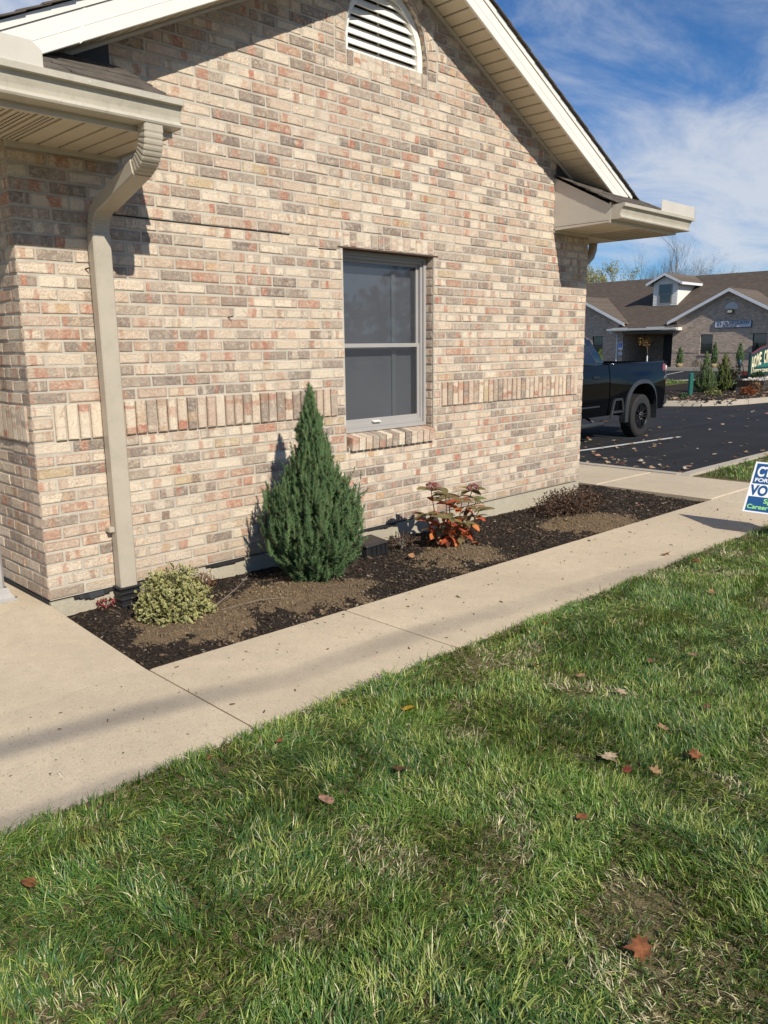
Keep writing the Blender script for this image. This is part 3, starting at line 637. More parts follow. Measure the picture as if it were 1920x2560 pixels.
    sg.prism([(xe_, fl_, 2.54), (xe_, fl_ + .45, 2.54), (xe_, fl_ + .45, 2.648), (xe_, fl_, 2.648)], (-.003 * s, 0, 0)); sg.build('splash_guard', M_TRIM, gut)
    sc = MB()
    for d in (2.25, 2.6, 3.0): sc.lathe([(.006, 0), (.006, .003), (.003, .005)], 8, 'y', (X(d), fl_ - .006, 2.535))
    sc.build('screw', M_TRIM, gut)
# porch roof behind the left rake, sloping towards the lawn
pr_ = MB()
for r in range(20):
    y0 = .45 + r * .127; zq = lambda y: 3.28 + .55 * y
    xr_ = XC - (4.215 - zq(y0)) / SLOPE
    pr_.hexa([(-.25, y0, zq(y0) + .010), (xr_, y0, zq(y0) + .010), (xr_, y0 + .17, zq(y0 + .17) - .002), (-.25, y0 + .17, zq(y0 + .17) - .002), (-.25, y0, zq(y0) + .018), (xr_, y0, zq(y0) + .018), (xr_, y0 + .17, zq(y0 + .17) + .005), (-.25, y0 + .17, zq(y0 + .17) + .005)])
tag(pr_.build('porch_roof', M_SHING, house), kind='stuff')
# ridge cap
rcap = MB()
for i in range(60): y = -OV - .06 + i * .13; rcap.hexa([(XC - .13, y, 4.03 + .19 - .06), (XC + .13, y, 4.03 + .19 - .06), (XC + .13, y + .15, 4.03 + .185 - .06), (XC - .13, y + .15, 4.03 + .185 - .06), (XC - .01, y, 4.245), (XC + .01, y, 4.245), (XC + .01, y + .15, 4.238), (XC - .01, y + .15, 4.238)])
tag(rcap.build('ridge_cap', M_SHING, house), kind='stuff')

# ---- downspout: ribbed pipe swept from the gutter outlet to the drain boot
def spout(path, w, dpt, x0, parent, name, crimp=None, mat=M_SPOUT, x1=None):
    x1 = x0 if x1 is None else x1
    pf = [(-w, -dpt * .8), (-w * .86, -dpt)]
    nr = 5
    for i in range(nr):
        c = -w * .66 + w * 1.32 * i / (nr - 1); pf += [(c - w * .11, -dpt), (c - w * .06, -dpt + .009), (c + w * .06, -dpt + .009), (c + w * .11, -dpt)]
    pf += [(w * .86, -dpt), (w, -dpt * .8), (w, dpt * .8), (w * .86, dpt), (-w * .86, dpt), (-w, dpt * .8)]
    k_ = len(pf); vs = []; fs = []; n_ = len(path)
    for i, (y, z) in enumerate(path):
        a, b_ = path[max(0, i - 1)], path[min(n_ - 1, i + 1)]; t = Vector((0, b_[0] - a[0], b_[1] - a[1])).normalized()
        nn = Vector((0, -t.z, t.y)) * -1   # outward front direction
        sc_ = 1.0 if not crimp else crimp[i]
        xx = x0 + (x1 - x0) * i / (n_ - 1)
        for u, v in pf: vs.append(Vector((xx + u * sc_, y, z)) + nn * (v * (sc_ if v < 0 else 1)) * -1 if False else Vector((xx + u * sc_, y, z)) + Vector((0, t.z * -1, t.y)) * (-v * sc_) * (1 if t.z < 0 else -1))
    for i in range(n_ - 1):
        for j in range(k_): fs.append((i * k_ + j, i * k_ + (j + 1) % k_, (i + 1) * k_ + (j + 1) % k_, (i + 1) * k_ + j))
    fs += [tuple(range(k_)), tuple(range((n_ - 1) * k_, n_ * k_))[::-1]]
    return MB().add(vs, fs).build(name, mat, parent)
DX = .432
def arc(c, r, a0, a1, n): return [(c[0] + r * math.cos(a0 + (a1 - a0) * i / n), c[1] + r * math.sin(a0 + (a1 - a0) * i / n)) for i in range(n + 1)]
main = [(-.052, 1.98), (-.052, 1.2), (-.052, -.075)]
ds = spout(main, .052, .038, DX, house, 'downspout')
def lerp2(a, b, t): return (a[0] + (b[0] - a[0]) * t, a[1] + (b[1] - a[1]) * t)
ang = math.atan2(.20, .50)
# upper elbow from the outlet bending back to the wall, lower elbow bending down
pA, pB, pC, pD = (-.632, 2.44), (-.632, 2.36), (-.06, 2.10), (-.052, 1.97)
def fillet(p0, p1, p2, r, n=9):
    a = (Vector((p0[0], p0[1])) - Vector((p1[0], p1[1]))).normalized(); b_ = (Vector((p2[0], p2[1])) - Vector((p1[0], p1[1]))).normalized()
    out = []
    for i in range(n + 1):
        t = i / n; q = (Vector((p1[0], p1[1])) + a * r) * (1 - t) ** 2 + Vector((p1[0], p1[1])) * 2 * t * (1 - t) + (Vector((p1[0], p1[1])) + b_ * r) * t ** 2; out.append((q.x, q.y))
    return out
def crimped(pts, amp=.05):
    out = []; cr = []
    for i in range(len(pts) - 1):
        for t in (0, .34, .67): out.append(lerp2(pts[i], pts[i + 1], t)); cr.append(1.0 if t == 0 else 1 - amp if t > .5 else 1 + amp * .3)
    out.append(pts[-1]); cr.append(1.0); return out, cr
e1 = fillet(pA, (-.632, 2.285), pC, .12); e2 = fillet(e1[-1], (-.054, 2.092), pD, .11)
q1, c1 = crimped(e1); q2, c2 = crimped(e2)
spout([pA] + q1, .0505, .037, DX + .022, ds, 'elbow', [1.0] + c1)
spout([e1[-1], e2[0]], .053, .0395, DX + .019, ds, 'offset_pipe', None, M_SPOUT, DX + .005)
spout(q2 + [(-.052, 1.86)], .0495, .036, DX, ds, 'elbow', c2 + [.97])
MB().box(DX - .082, DX - .046, -.060, -.002, .338, .368).build('strap', M_SPOUT, ds, bevel=.003)
st = MB(); st.box(DX - .053, DX + .053, -.094, -.088, 1.50, 1.53); st.box(DX - .085, DX - .05, -.012, -.004, 1.5, 1.53)
bt = MB(); bt.hexa([(DX - .058, -.098, -.09), (DX + .062, -.098, -.09), (DX + .062, -.004, -.09), (DX - .058, -.004, -.09), (DX - .056, -.096, .0), (DX + .06, -.096, .0), (DX + .06, -.004, .0), (DX - .056, -.004, .0)])
for z in (-.07, -.035, -.005): bt.box(DX - .066, DX + .07, -.108, -.003, z, z + .014)
bt.box(DX - .075, DX + .085, -.13, -.003, -.16, -.085); bt.build('drain_boot', M_BLACKPL, ds, bevel=.004)
# downspout elbow under the right eave
m = MB(); m.tube([(6.10, .33, 2.43), (6.09, .33, 2.34), (6.05, .33, 2.27), (5.97, .33, 2.22), (5.62, .33, 2.08), (5.53, .33, 2.02), (5.51, .33, 1.92), (5.51, .33, -.15)], [.046] * 8, 8)
m.build('downspout', M_SPOUT, house, smooth=True)
# nails, cracks on the wall are small pieces of their own
nl = MB()
for x, z in ((1.27, 1.56), (.36, 1.80)): nl.tube([(x, 0, z), (x + .012, -.035, z + .006)], .004, 6)
nl.build('wall_nail', M_STEEL, house)
ck = MB(); pts = [(.6, 32.98), (.66, 32.97), (1.0, 32.99), (1.5, 32.98), (1.75, 33.0)]
zc = 31.02 * BC
ck.box(.46, 1.78, -.0035, .006, zc - .0035, zc + .0035)
for x, zz in ((2.03, 30), (2.1, 30.02)): ck.box(x, x + .09, -.003, .006, zz * BC - .003, zz * BC + .003)
ck.build('mortar_crack', M_DARK, wallo)

# ---- porch column at the left edge
col_ = empty('porch_column', (-.212, .345, -.022), label='white fluted porch column on a flared base plate at the left edge', cat='column')
m = MB(); w_ = .074; pf = []
for i in range(4):
    a = math.pi / 2 * i; ca, sa = math.cos(a), math.sin(a)
    for u in (-.8, -.55, -.5, -.42, -.37, -.06, -.02, .02, .06, .37, .42, .5, .55, .8):
        dp = .007 if abs(u) in (.5, .42, .02) else 0
        x_, y_ = u * w_, -w_ + dp; pf.append((x_ * ca - y_ * sa, x_ * sa + y_ * ca))
m.prism([(a, b_, .05) for a, b_ in pf], (0, 0, 2.44)); m.build('shaft', M_COLUMN, col_)
m = MB(); L_ = [(.122, .0), (.122, .010), (.108, .018), (.092, .040), (.086, .07), (.08, .075)]
vs = [(sx * r, sy * r, h) for r, h in L_ for sx, sy in ((-1, -1), (1, -1), (1, 1), (-1, 1))]
m.add(vs, [(i * 4 + j, i * 4 + (j + 1) % 4, (i + 1) * 4 + (j + 1) % 4, (i + 1) * 4 + j) for i in range(len(L_) - 1) for j in range(4)]); m.build('base_plate', M_COLUMN, col_)
m = MB()
for sx, sy in ((-1, -1), (1, -1), (1, 1), (-1, 1)): m.lathe([(.007, 0), (.007, .002), (.003, .003)], 8, 'z', (sx * .112, sy * .112, .016))
m.build('bolt', M_DARK, col_)

# ------------------------------------------------------------------ ground
def gridmesh(name, x0, x1, y0, y1, nx, ny, zf, mat, parent=None, **k):
    xs, ys = np.linspace(x0, x1, nx), np.linspace(y0, y1, ny)
    V = np.array([(x, y, zf(x, y)) for y in ys for x in xs]); i = np.arange((ny - 1) * nx).reshape(ny - 1, nx)[:, :-1].ravel()
    F = np.c_[i, i + 1, i + nx + 1, i + nx]
    return tag(link(name, npmesh(name, V, F, mat, smooth=True), parent), **k)
e = MB(); e.add([(-700, -700, -.75), (700, -700, -.75), (700, 700, -.75), (-700, 700, -.75)], [(0, 1, 2, 3)]); e.build('ground', M_EARTH, kind='structure')
gridmesh('lawn', -9, 7.72, -16, -1.965, 120, 90, zlawn, M_LAWN, kind='structure')
gridmesh('lawn', 7.62, 40, -16, -.20, 60, 40, lambda x, y: zs(x) - .02 - (.0 if x < 30 else 0) + .015 * mnoise.noise(Vector((x, y, 8))), M_LAWN, kind='structure')
sw = empty('sidewalk', (0, 0, 0), kind='structure')
def slab(x0, x1, y0, y1, zf=lambda x, y: zs(x), t=.14, g=.006):
    x0 += g; x1 -= g; y0 += g; y1 -= g; b = .012
    vs = []
    for ins, dz in ((0, -t), (0, -.008), (b, 0)):
        for x, y in ((x0 + ins, y0 + ins), (x1 - ins, y0 + ins), (x1 - ins, y1 - ins), (x0 + ins, y1 - ins)): vs.append((x, y, zf(x, y) + dz))
    fs = [(8, 9, 10, 11)] + [(i * 4 + j, i * 4 + (j + 1) % 4, (i + 1) * 4 + (j + 1) % 4, (i + 1) * 4 + j) for i in range(2) for j in range(4)]
    MB().add(vs, fs).build('slab', M_CONC, sw, fix=False)
jx = [.0, 1.235, 2.47, 3.71, 4.95, 6.2, 7.44]
for a, b_ in zip(jx[:-1], jx[1:]): slab(a, b_, -2.0, -1.08)
slab(7.44, 7.68, -2.0, -1.08)
zp = lambda x, y: -.085 + .058 * max(0, min(1.08, y + 1.08))
for xa_, xb_ in ((-2.596, -.004), (-6, -2.604)):
    ry = (-1.996, -1.08, 0, 3.2); nr_ = 4
    pv = [(x, y, zp(0, y) + dz) for dz in (-.14, -.008) for y in ry for x in (xa_, xb_)] + [(x, (y if k_ else -1.989), zp(0, y)) for k_, y in enumerate(ry) for x in (xa_ + .007, xb_ - .007)]
    pf_ = [(16 + 2 * k_, 17 + 2 * k_, 19 + 2 * k_, 18 + 2 * k_) for k_ in range(3)]
    for o in (0, 8):
        pf_.append((o, o + 1, o + 9, o + 8))
        for k_ in range(3): pf_ += [(o + 1 + 2 * k_, o + 3 + 2 * k_, o + 11 + 2 * k_, o + 9 + 2 * k_), (o + 2 + 2 * k_, o + 2 * k_, o + 8 + 2 * k_, o + 10 + 2 * k_)]
    MB().add(pv, pf_).build('slab', M_CONC, sw)
jy = [-1.08, .22, 1.52, 2.82, 4.12, 5.4, 6.7, 8]
for a, b_ in zip(jy[:-1], jy[1:]): slab(6.2, 7.5, a, b_)
MB().box(-6, 7.6, -1.99, -1.085, -.5, -.2).build('slab_bed', M_DARK, sw)
cb = empty('curb', (0, 0, 0), kind='structure')
def curbpath(pts, w, z0, z1, closed=False, name='curb_stone'):
    n_ = len(pts)
    for i in range(n_ if closed else n_ - 1):
        a, b_ = Vector((*pts[i], 0)), Vector((*pts[(i + 1) % n_], 0)); nseg = max(1, round((b_ - a).length / 3.0))
        t = (b_ - a).normalized(); nn = Vector((-t.y, t.x, 0)) * w
        for k in range(nseg):
            p, q_ = a + (b_ - a) * (k / nseg) + t * .004, a + (b_ - a) * ((k + 1) / nseg) - t * .0
            MB().hexa([(p.x, p.y, z0), (q_.x, q_.y, z0), (q_.x + nn.x, q_.y + nn.y, z0), (p.x + nn.x, p.y + nn.y, z0), (p.x, p.y, z1), (q_.x, q_.y, z1), (q_.x + nn.x, q_.y + nn.y, z1), (p.x + nn.x, p.y + nn.y, z1)]).build(name, M_CURB, cb, bevel=.012)
curbpath([(7.5, -.10), (7.5, 8)], -.16, -.7, -.176)
curbpath([(7.5, -.10), (7.68, -.06), (40, -.5)], -.15, -.7, -.183)
def zlot(x, y): return -.31 - .14 * min(1, max(0, (x - 7.6) / 2.6)) if x < 30 else -.45 + .02 * min(1, max(0, (x - 40) / 9))
gridmesh('parking_lot', 7.4, 49.4, -.25, 60, 60, 40, zlot, M_ASPH, kind='structure')
lines = MB()
def pline(x0, y0, x1, y1, w=.10):
    a, b_ = Vector((x0, y0, 0)), Vector((x1, y1, 0)); t = (b_ - a).normalized(); nn = Vector((-t.y, t.x, 0)) * w / 2; ns_ = 8
    for i in range(ns_):
        p, q_ = a + (b_ - a) * i / ns_, a + (b_ - a) * (i + 1) / ns_
        lines.add([(v.x, v.y, zlot(v.x, v.y) + .005) for v in (p - nn, q_ - nn, q_ + nn, p + nn)], [(0, 1, 2, 3)])
pline(8.0, 3.29, 13.5, 2.68); pline(8.0, 6.3, 13.5, 5.7)
pline(41.0, 16.75, 47.9, 18.65); pline(41.3, 13.7, 48.2, 15.6); pline(40.8, 19.7, 47.6, 21.6)
MB_lines = lines.build('parking_line', M_PAINT, kind='structure', fix=False)
# planting bed by the wall
mounds = [(.55, -.62, .42, .035), (1.25, -.62, .55, .04), (2.72, -.72, .42, .045), (4.42, -.78, .55, .04)]
def clay(x, y):
    v = max((1 - math.hypot((x - a) / r, (y - b_) / (r * .72)) + .55 * mnoise.noise(Vector((x * 4, y * 4, .3))) + .40 * mnoise.noise(Vector((x * 11, y * 11, 4.3))) for a, b_, r, h in mounds))
    return v
def zbed(x, y):
    z = zs(x) - .034 + .012 * mnoise.noise(Vector((x * 3, y * 3, 1))) + .010 * mnoise.noise(Vector((x * 11, y * 11, 2))) + .006 * mnoise.noise(Vector((x * 29, y * 29, 5)))
    for a, b_, r, h in mounds: z += h * math.exp(-2.2 * (((x - a) / r) ** 2 + ((y - b_) / (r * .8)) ** 2))
    ed = min(y + 1.08, x - .0, 6.2 - x, .2) / .2
    return z + .02 * max(0, min(1, (y + 1.0))) - .012 * (1 - max(0, ed))
bx, by = np.linspace(.0, 6.2, 311), np.linspace(-1.085, .02, 57)
V = np.array([(x, y, zbed(x, y)) for y in by for x in bx]); i = np.arange(56 * 311).reshape(56, 311)[:, :-1].ravel(); F = np.c_[i, i + 1, i + 312, i + 311]
mi = [1 if clay(*(V[f].mean(0)[:2])) > .18 else 0 for f in F]
tag(link('planting_bed', npmesh('planting_bed', V, F, [M_MULCHB, M_CLAY], smooth=True, midx=mi)), kind='structure')
gridmesh('planting_bed', 5.43, 6.2, .015, 7, 24, 120, zbed, M_MULCHB, kind='structure')

# ---- mulch chips and soil clods
def chips(n, xr, yr, zf, accept, smin, smax, colf, seed, flat=.25):
    r = np.random.RandomState(seed); V = []; F = []; C = []
    c = 0
    while c < n:
        x, y = r.uniform(*xr), r.uniform(*yr)
        if not accept(x, y, r): continue
        l = r.uniform(smin, smax) * (2.0 if r.rand() < .12 else 1); w = l * r.uniform(.18, .5); h = l * flat * r.uniform(.5, 1)
        a = r.uniform(0, 6.28); ti = r.uniform(-.5, .5); ux = np.array([math.cos(a) * math.cos(ti), math.sin(a) * math.cos(ti), math.sin(ti)]); uy = np.array([-math.sin(a), math.cos(a), r.uniform(-.3, .3)]); uz = np.cross(ux, uy)
        p = np.array([x, y, zf(x, y) + h * .4 + .003]); o = len(V)
        for sx, sy, sz in ((-1, -.7, -1), (1, -.5, -1), (.8, .9, -1), (-.9, .6, -1), (-.8, -.6, 1), (.9, -.6, 1), (.7, .7, 1), (-1, .7, 1)): V.append(p + ux * sx * l / 2 + uy * sy * w / 2 + uz * sz * h / 2)
        F += [(o + 4, o + 5, o + 6, o + 7), (o, o + 1, o + 5, o + 4), (o + 1, o + 2, o + 6, o + 5), (o + 2, o + 3, o + 7, o + 6), (o + 3, o, o + 4, o + 7)]
        k = colf(r); C += [k] * 8; c += 1
    return np.array(V), np.array(F), np.array(C)
def mcol(r):
    t = r.rand(); b = .014 + .05 * r.rand() ** 2
    return (.30, .25, .20) if t < .022 else (.13, .085, .055) if t < .22 else (b * 1.1 + .002, b * .85 + .001, b * .70)
V, F, C = chips(17000, (.03, 6.17), (-1.065, -.02), zbed, lambda x, y, r: clay(x, y) < .18 + .5 * (r.rand() - .5), .006, .025, mcol, 3)
tag(link('mulch', npmesh('mulch', V, F, M_CHIP, C)), label='dark brown wood mulch along the brick wall', cat='mulch', kind='stuff')
def ccol(r): b = r.uniform(.6, 1.1); return (.26 * b, .19 * b, .115 * b)
V, F, C = chips(12000, (.03, 6.0), (-1.05, -.05), zbed, lambda x, y, r: clay(x, y) > .10 + .3 * (r.rand() - .5), .002, .010, ccol, 4, .8)
tag(link('soil_clods', npmesh('soil_clods', V, F, M_CHIP, C)), label='crumbly tan clay soil around the new plants', cat='soil', kind='stuff')
V, F, C = chips(1500, (5.46, 6.17), (.0, 5), zbed, lambda x, y, r: True, .012, .034, mcol, 5)
tag(link('mulch', npmesh('mulch', V, F, M_CHIP, C)), label='dark brown wood mulch beyond the building corner', cat='mulch', kind='stuff')
# specks on the concrete
def dcol(r): b = r.uniform(.3, 1.2); return (.16 * b, .095 * b, .05 * b) if r.rand() < .75 else (.55, .48, .38)
V, F, C = chips(420, (-2.4, 7.3), (-1.97, -1.09), lambda x, y: zs(x), lambda x, y, r: True, .005, .016, dcol, 6, .2)
tag(link('debris', npmesh('debris', V, F, M_CHIP, C)), label='tiny leaf crumbs and grit on the sidewalk', cat='debris', kind='stuff')

V, F, C = chips(1500, (-2.4, 7.4), (-2.03, -1.90), lambda x, y: zs(x) + .001, lambda x, y, r: r.rand() < np.clip((-y - 1.90) / .11, 0, 1) ** 2 * (.25 + mnoise.noise(Vector((x * 2.5, 0, 7))) + .5), .004, .014, lambda r: tuple(np.array((.24, .185, .11)) * r.uniform(.5, 1.3)), 16, .4)
tag(link('edge_soil', npmesh('edge_soil', V, F, M_CHIP, C)), label='crumbs of soil and dead grass along the sidewalk edge', cat='soil', kind='stuff')
# ------------------------------------------------------------------ grass
def fnoise(P, sc, seed):     # cheap smooth value noise in numpy
    r = np.random.RandomState(seed); T = r.rand(64, 64); q = P * sc; i = np.floor(q).astype(int); f = q - i; f = f * f * (3 - 2 * f)
    g = lambda a, b: T[a % 64, b % 64]
    return (g(i[:, 0], i[:, 1]) * (1 - f[:, 0]) + g(i[:, 0] + 1, i[:, 1]) * f[:, 0]) * (1 - f[:, 1]) + (g(i[:, 0], i[:, 1] + 1) * (1 - f[:, 0]) + g(i[:, 0] + 1, i[:, 1] + 1) * f[:, 0]) * f[:, 1]
def grass(name, x0, x1, y0, y1, dens, hl, zf, seed, label, fr=None, bare=True, wmul=1.0, edge=None):
    r = np.random.RandomState(seed); n = int(dens * (x1 - x0) * (y1 - y0)); P = np.c_[r.uniform(x0, x1, n), r.uniform(y0, y1, n)]
    if fr: P = P[fr(P, r)]
    # clumping: pull the blades together into tufts
    cl = .05; g = np.floor(P / cl); rr = np.random.RandomState(seed + 1).rand(256, 256, 2); cc = (g + .2 + .6 * rr[g[:, 0].astype(int) % 256, g[:, 1].astype(int) % 256]) * cl
    P = P + (cc - P) * r.uniform(0, .6, (len(P), 1))
    t1, t2, t3 = fnoise(P, 1.7, seed + 2), fnoise(P, 5.5, seed + 3), fnoise(P, 14., seed + 4)
    lush = .45 * t1 + .35 * t2 + .2 * t3
    if bare:
        keep = r.rand(len(P)) < np.clip((lush - .17) * 4.2 + .16, .22, 1)
        if edge is not None: keep &= r.rand(len(P)) < edge(P)
        P, lush, t1, t2, t3 = P[keep], lush[keep], t1[keep], t2[keep], t3[keep]
    n = len(P); z = np.array([zf(a, b_) for a, b_ in P])
    th = fnoise(P, 2.6, seed + 5) * 9.0 + fnoise(P, 9.0, seed + 6) * 4 + r.normal(0, 1.0, n)
    lean = np.clip(.55 + .95 * fnoise(P, 3.7, seed + 7) + r.normal(0, .33, n), .05, 1.7)
    L = hl * r.uniform(.45, 1.3, n) * (.42 + 1.1 * lush) * np.where(r.rand(n) < .05, 1.5, 1)
    wd = wmul * r.uniform(.0009, .0023, n); d = np.c_[np.cos(th), np.sin(th)]; sd = np.c_[-d[:, 1], d[:, 0]]
    tw = r.uniform(-.9, .9, n); sd3 = np.c_[sd * np.cos(tw)[:, None], np.sin(tw) * .6]
    lv = []; ang = lean * .45; p = np.c_[P, z - .004]; lv.append(p)
    for k in range(3):
        ang_k = np.clip(ang + lean * .42 * k, 0, 1.75); st = L / 3
        p = p + np.c_[d * (np.sin(ang_k) * st)[:, None], np.cos(ang_k) * st]; lv.append(p)
    V = np.empty((n, 7, 3)); ws = (1.0, .95, .65)
    for k in range(3): V[:, 2 * k] = lv[k] - sd3 * (wd * ws[k])[:, None]; V[:, 2 * k + 1] = lv[k] + sd3 * (wd * ws[k])[:, None]
    V[:, 6] = lv[3]
    b0 = (np.arange(n) * 7)[:, None]; F = np.concatenate([b0 + np.array(t) for t in ((0, 1, 3), (0, 3, 2), (2, 3, 5), (2, 5, 4), (4, 5, 6))]).reshape(-1, 3)
    dark, blue, mid, yel, straw = map(np.array, ((.052, .122, .020), (.080, .172, .050), (.138, .242, .038), (.34, .395, .095), (.66, .58, .35)))
    h = np.clip(t2 * .9 + .25 * r.randn(n) * .6 + .05, 0, 1)[:, None]; c = dark * (1 - h) + mid * h
    c = np.where((t1 > .52)[:, None] & (r.rand(n) < .40)[:, None], blue * (.7 + .6 * h), c)
    c = np.where((r.rand(n) < .20 + .30 * (t3 > .58) * (lush < .60))[:, None], yel * (.75 + .5 * r.rand(n, 1)), c)
    c = np.where((r.rand(n) < .045 + .30 * (lush < .36))[:, None], straw * (.5 + .7 * r.rand(n, 1)), c)
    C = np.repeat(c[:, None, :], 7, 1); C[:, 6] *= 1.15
    C[:, :2] = C[:, :2] * .62 + np.array((.13, .10, .045)) * .25  # roots browned, and darkened to paint in the shade between blades
    return tag(link(name, npmesh(name, V.reshape(-1, 3), F, M_GRASS, C.reshape(-1, 3))), label=label, cat='grass', kind='stuff')
CP, CR_, CF_, CU_ = (np.array(q) for q in (CAM_P, CAM_R, CAM_F, CAM_U))
def frust(P, r, near=(0, 99), pad=.10):
    d = np.c_[P, np.full(len(P), -.13)] - CP; z = d @ CF_; x = d @ CR_ / z; y = d @ CU_ / z
    return (z > .5) & (np.abs(x) < .482 + pad) & (y > -.643 - pad) & (z >= near[0]) & (z < near[1])
def edge_thin(P): return np.clip((-P[:, 1] - 1.965) * 7 + .25 + .6 * fnoise(P, 6, 91), .12, 1)
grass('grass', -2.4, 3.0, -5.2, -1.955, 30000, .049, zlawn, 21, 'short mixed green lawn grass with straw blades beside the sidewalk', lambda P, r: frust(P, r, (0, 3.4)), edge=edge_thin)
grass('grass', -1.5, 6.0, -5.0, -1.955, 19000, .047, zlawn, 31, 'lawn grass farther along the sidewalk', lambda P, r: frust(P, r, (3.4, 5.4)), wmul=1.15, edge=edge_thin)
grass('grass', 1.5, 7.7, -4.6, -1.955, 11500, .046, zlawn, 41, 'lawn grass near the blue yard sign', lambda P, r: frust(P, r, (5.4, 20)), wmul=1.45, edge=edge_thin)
grass('grass', 7.72, 13, -3.0, -.26, 2600, .065, lambda x, y: zs(x) - .02, 51, 'strip of grass between the sidewalk and the parking lot', lambda P, r: frust(P, r), bare=False, wmul=2.0)

# ------------------------------------------------------------------ leaves
def leaf_cards(P, D, Up, Ln, Wd, C, edgecol=None, fold=.25):
    """many pointed leaves: base P, direction D, up Up; 6 verts each -> 4 quads/tris as triangles"""
    n = len(P); S = np.cross(D, Up); S /= np.linalg.norm(S, axis=1)[:, None] + 1e-9; U = np.cross(S, D); L = Ln[:, None]; W = Wd[:, None]
    V = np.empty((n, 8, 3)); f = fold
    V[:, 0] = P; V[:, 1] = P + D * L * .33 + S * W * .46 + U * W * f; V[:, 2] = P + D * L * .33 - S * W * .46 + U * W * f; V[:, 3] = P + D * L * .33
    V[:, 4] = P + D * L * .70 + S * W * .40 + U * (W * f - L * .06); V[:, 5] = P + D * L * .70 - S * W * .40 + U * (W * f - L * .06); V[:, 6] = P + D * L * .70 - U * L * .05; V[:, 7] = P + D * L - U * L * .14
    b0 = (np.arange(n) * 8)[:, None]
    F = np.concatenate([b0 + np.array(t) for t in ((0, 3, 1), (0, 2, 3), (3, 6, 4), (3, 4, 1), (2, 5, 6), (2, 6, 3), (6, 7, 4), (5, 7, 6))]).reshape(-1, 3)
    K = np.repeat(C[:, None, :], 8, 1)
    if edgecol is not None:
        for i in (1, 2, 4, 5, 7): K[:, i] = edgecol
    return V.reshape(-1, 3), F, K.reshape(-1, 3)
def unit(a): return a / (np.linalg.norm(a, axis=-1, keepdims=True) + 1e-9)
def conifer(name, base, prof, plumes, sprigs, seed, label, cat='shrub', group=None, colA=(.030, .072, .024), colB=(.075, .145, .058), sp=.026, pl=.20, lean=.5, trunk=True, width=.0045, squash=(1, 1)):
    """upright juniper: plumes of scale-leaved sprigs through the volume; prof = [(height, radius)]"""
    r = np.random.RandomState(seed); root = empty(name, base, label=label, cat=cat, group=group)
    hs, rs = np.array([q[0] for q in prof]), np.array([q[1] for q in prof])
    H = hs[-1]; hh = []; area = np.interp(np.linspace(0, H, 200), hs, rs) + .02; cdf = np.cumsum(area); cdf /= cdf[-1]
    hh = np.interp(r.rand(plumes), cdf, np.linspace(0, H, 200)); R = np.interp(hh, hs, rs)
    az = r.uniform(0, 2 * math.pi, plumes); rad = R * np.sqrt(r.uniform(.10, 1, plumes)) * r.uniform(.82, 1.06, plumes)
    P0 = np.c_[np.cos(az) * rad * squash[0], np.sin(az) * rad * squash[1], hh]
    out = np.c_[np.cos(az), np.sin(az), np.zeros(plumes)]
    Ld = pl * r.uniform(.55, 1.35, plumes) * np.clip(.55 + 1.0 * R / rs.max(), .5, 1.25)
    A = unit(out * (lean * r.uniform(.1, 1.1, plumes))[:, None] + np.c_[np.zeros((plumes, 2)), np.ones(plumes)] + r.normal(0, .27, (plumes, 3)))
    wild = r.rand(plumes) < .10; Ld = np.where(wild, Ld * 1.75, Ld); A = np.where(wild[:, None], unit(A + out * .35), A)
    low = hh < .22 * H; A[low] = unit(A[low] + out[low] * .75 - np.array([0, 0, .35]))
    P0 = P0 - A * (Ld * .6)[:, None]; P0[:, 2] = np.maximum(P0[:, 2], .012)
    n = plumes * sprigs; t = np.tile(np.linspace(.02, 1, sprigs), plumes) + r.uniform(-.02, .02, n); i = np.repeat(np.arange(plumes), sprigs)
    bend = unit(A + np.array([0, 0, .45]))
    ax = unit(A[i] * (1 - t)[:, None] + bend[i] * t[:, None]); B = P0[i] + (A[i] * (1 - .5 * t)[:, None] + bend[i] * (.5 * t)[:, None]) * (Ld[i] * t)[:, None]
    side = unit(np.cross(ax, r.normal(0, 1, (n, 3)))); dr = unit(ax * .85 + side * (r.uniform(.3, 1.25, (n, 1)) * (1.15 - .5 * t)[:, None]))
    ln = sp * r.uniform(.4, 1.7, n) * (1.25 - .6 * t); wd = width * r.uniform(.7, 1.3, n)
    s1 = unit(np.cross(dr, side + .01)); s2 = np.cross(dr, s1)
    V = np.empty((n, 4, 3)); V[:, 0] = B + s1 * wd[:, None]; V[:, 1] = B + (-.5 * s1 + .87 * s2) * wd[:, None]; V[:, 2] = B + (-.5 * s1 - .87 * s2) * wd[:, None]; V[:, 3] = B + dr * ln[:, None]
    b0 = (np.arange(n) * 4)[:, None]; F = np.concatenate([b0 + np.array(q) for q in ((0, 1, 3), (1, 2, 3), (2, 0, 3))]).reshape(-1, 3)
    k = np.clip(r.normal(.42, .25, plumes), 0, 1)[i] * .7 + r.rand(n) * .3; C = np.array(colA) * (1 - k)[:, None] + np.array(colB) * k[:, None]
    C = np.where((r.rand(n) < .05)[:, None], np.array((.17, .10, .05)), C); C = np.repeat(C[:, None], 4, 1); C[:, 3] *= 1.18
    link('foliage', npmesh('foliage', V.reshape(-1, 3), F, M_NEEDLE, C.reshape(-1, 3)), root)
    if trunk:
        m = MB(); m.tube([(0, 0, -.05), (.01, 0, H * .4), (0, 0, H * .9)], [.022, .014, .004], 6)
        for j in range(0, plumes, max(1, plumes // 70)): m.tube([(0, 0, max(.01, P0[j, 2] * .6)), P0[j], P0[j] + A[j] * Ld[j] * .8], [.006, .004, .0015], 4, False)
        m.build('trunk', M_BARK, root, fix=False)
    return root
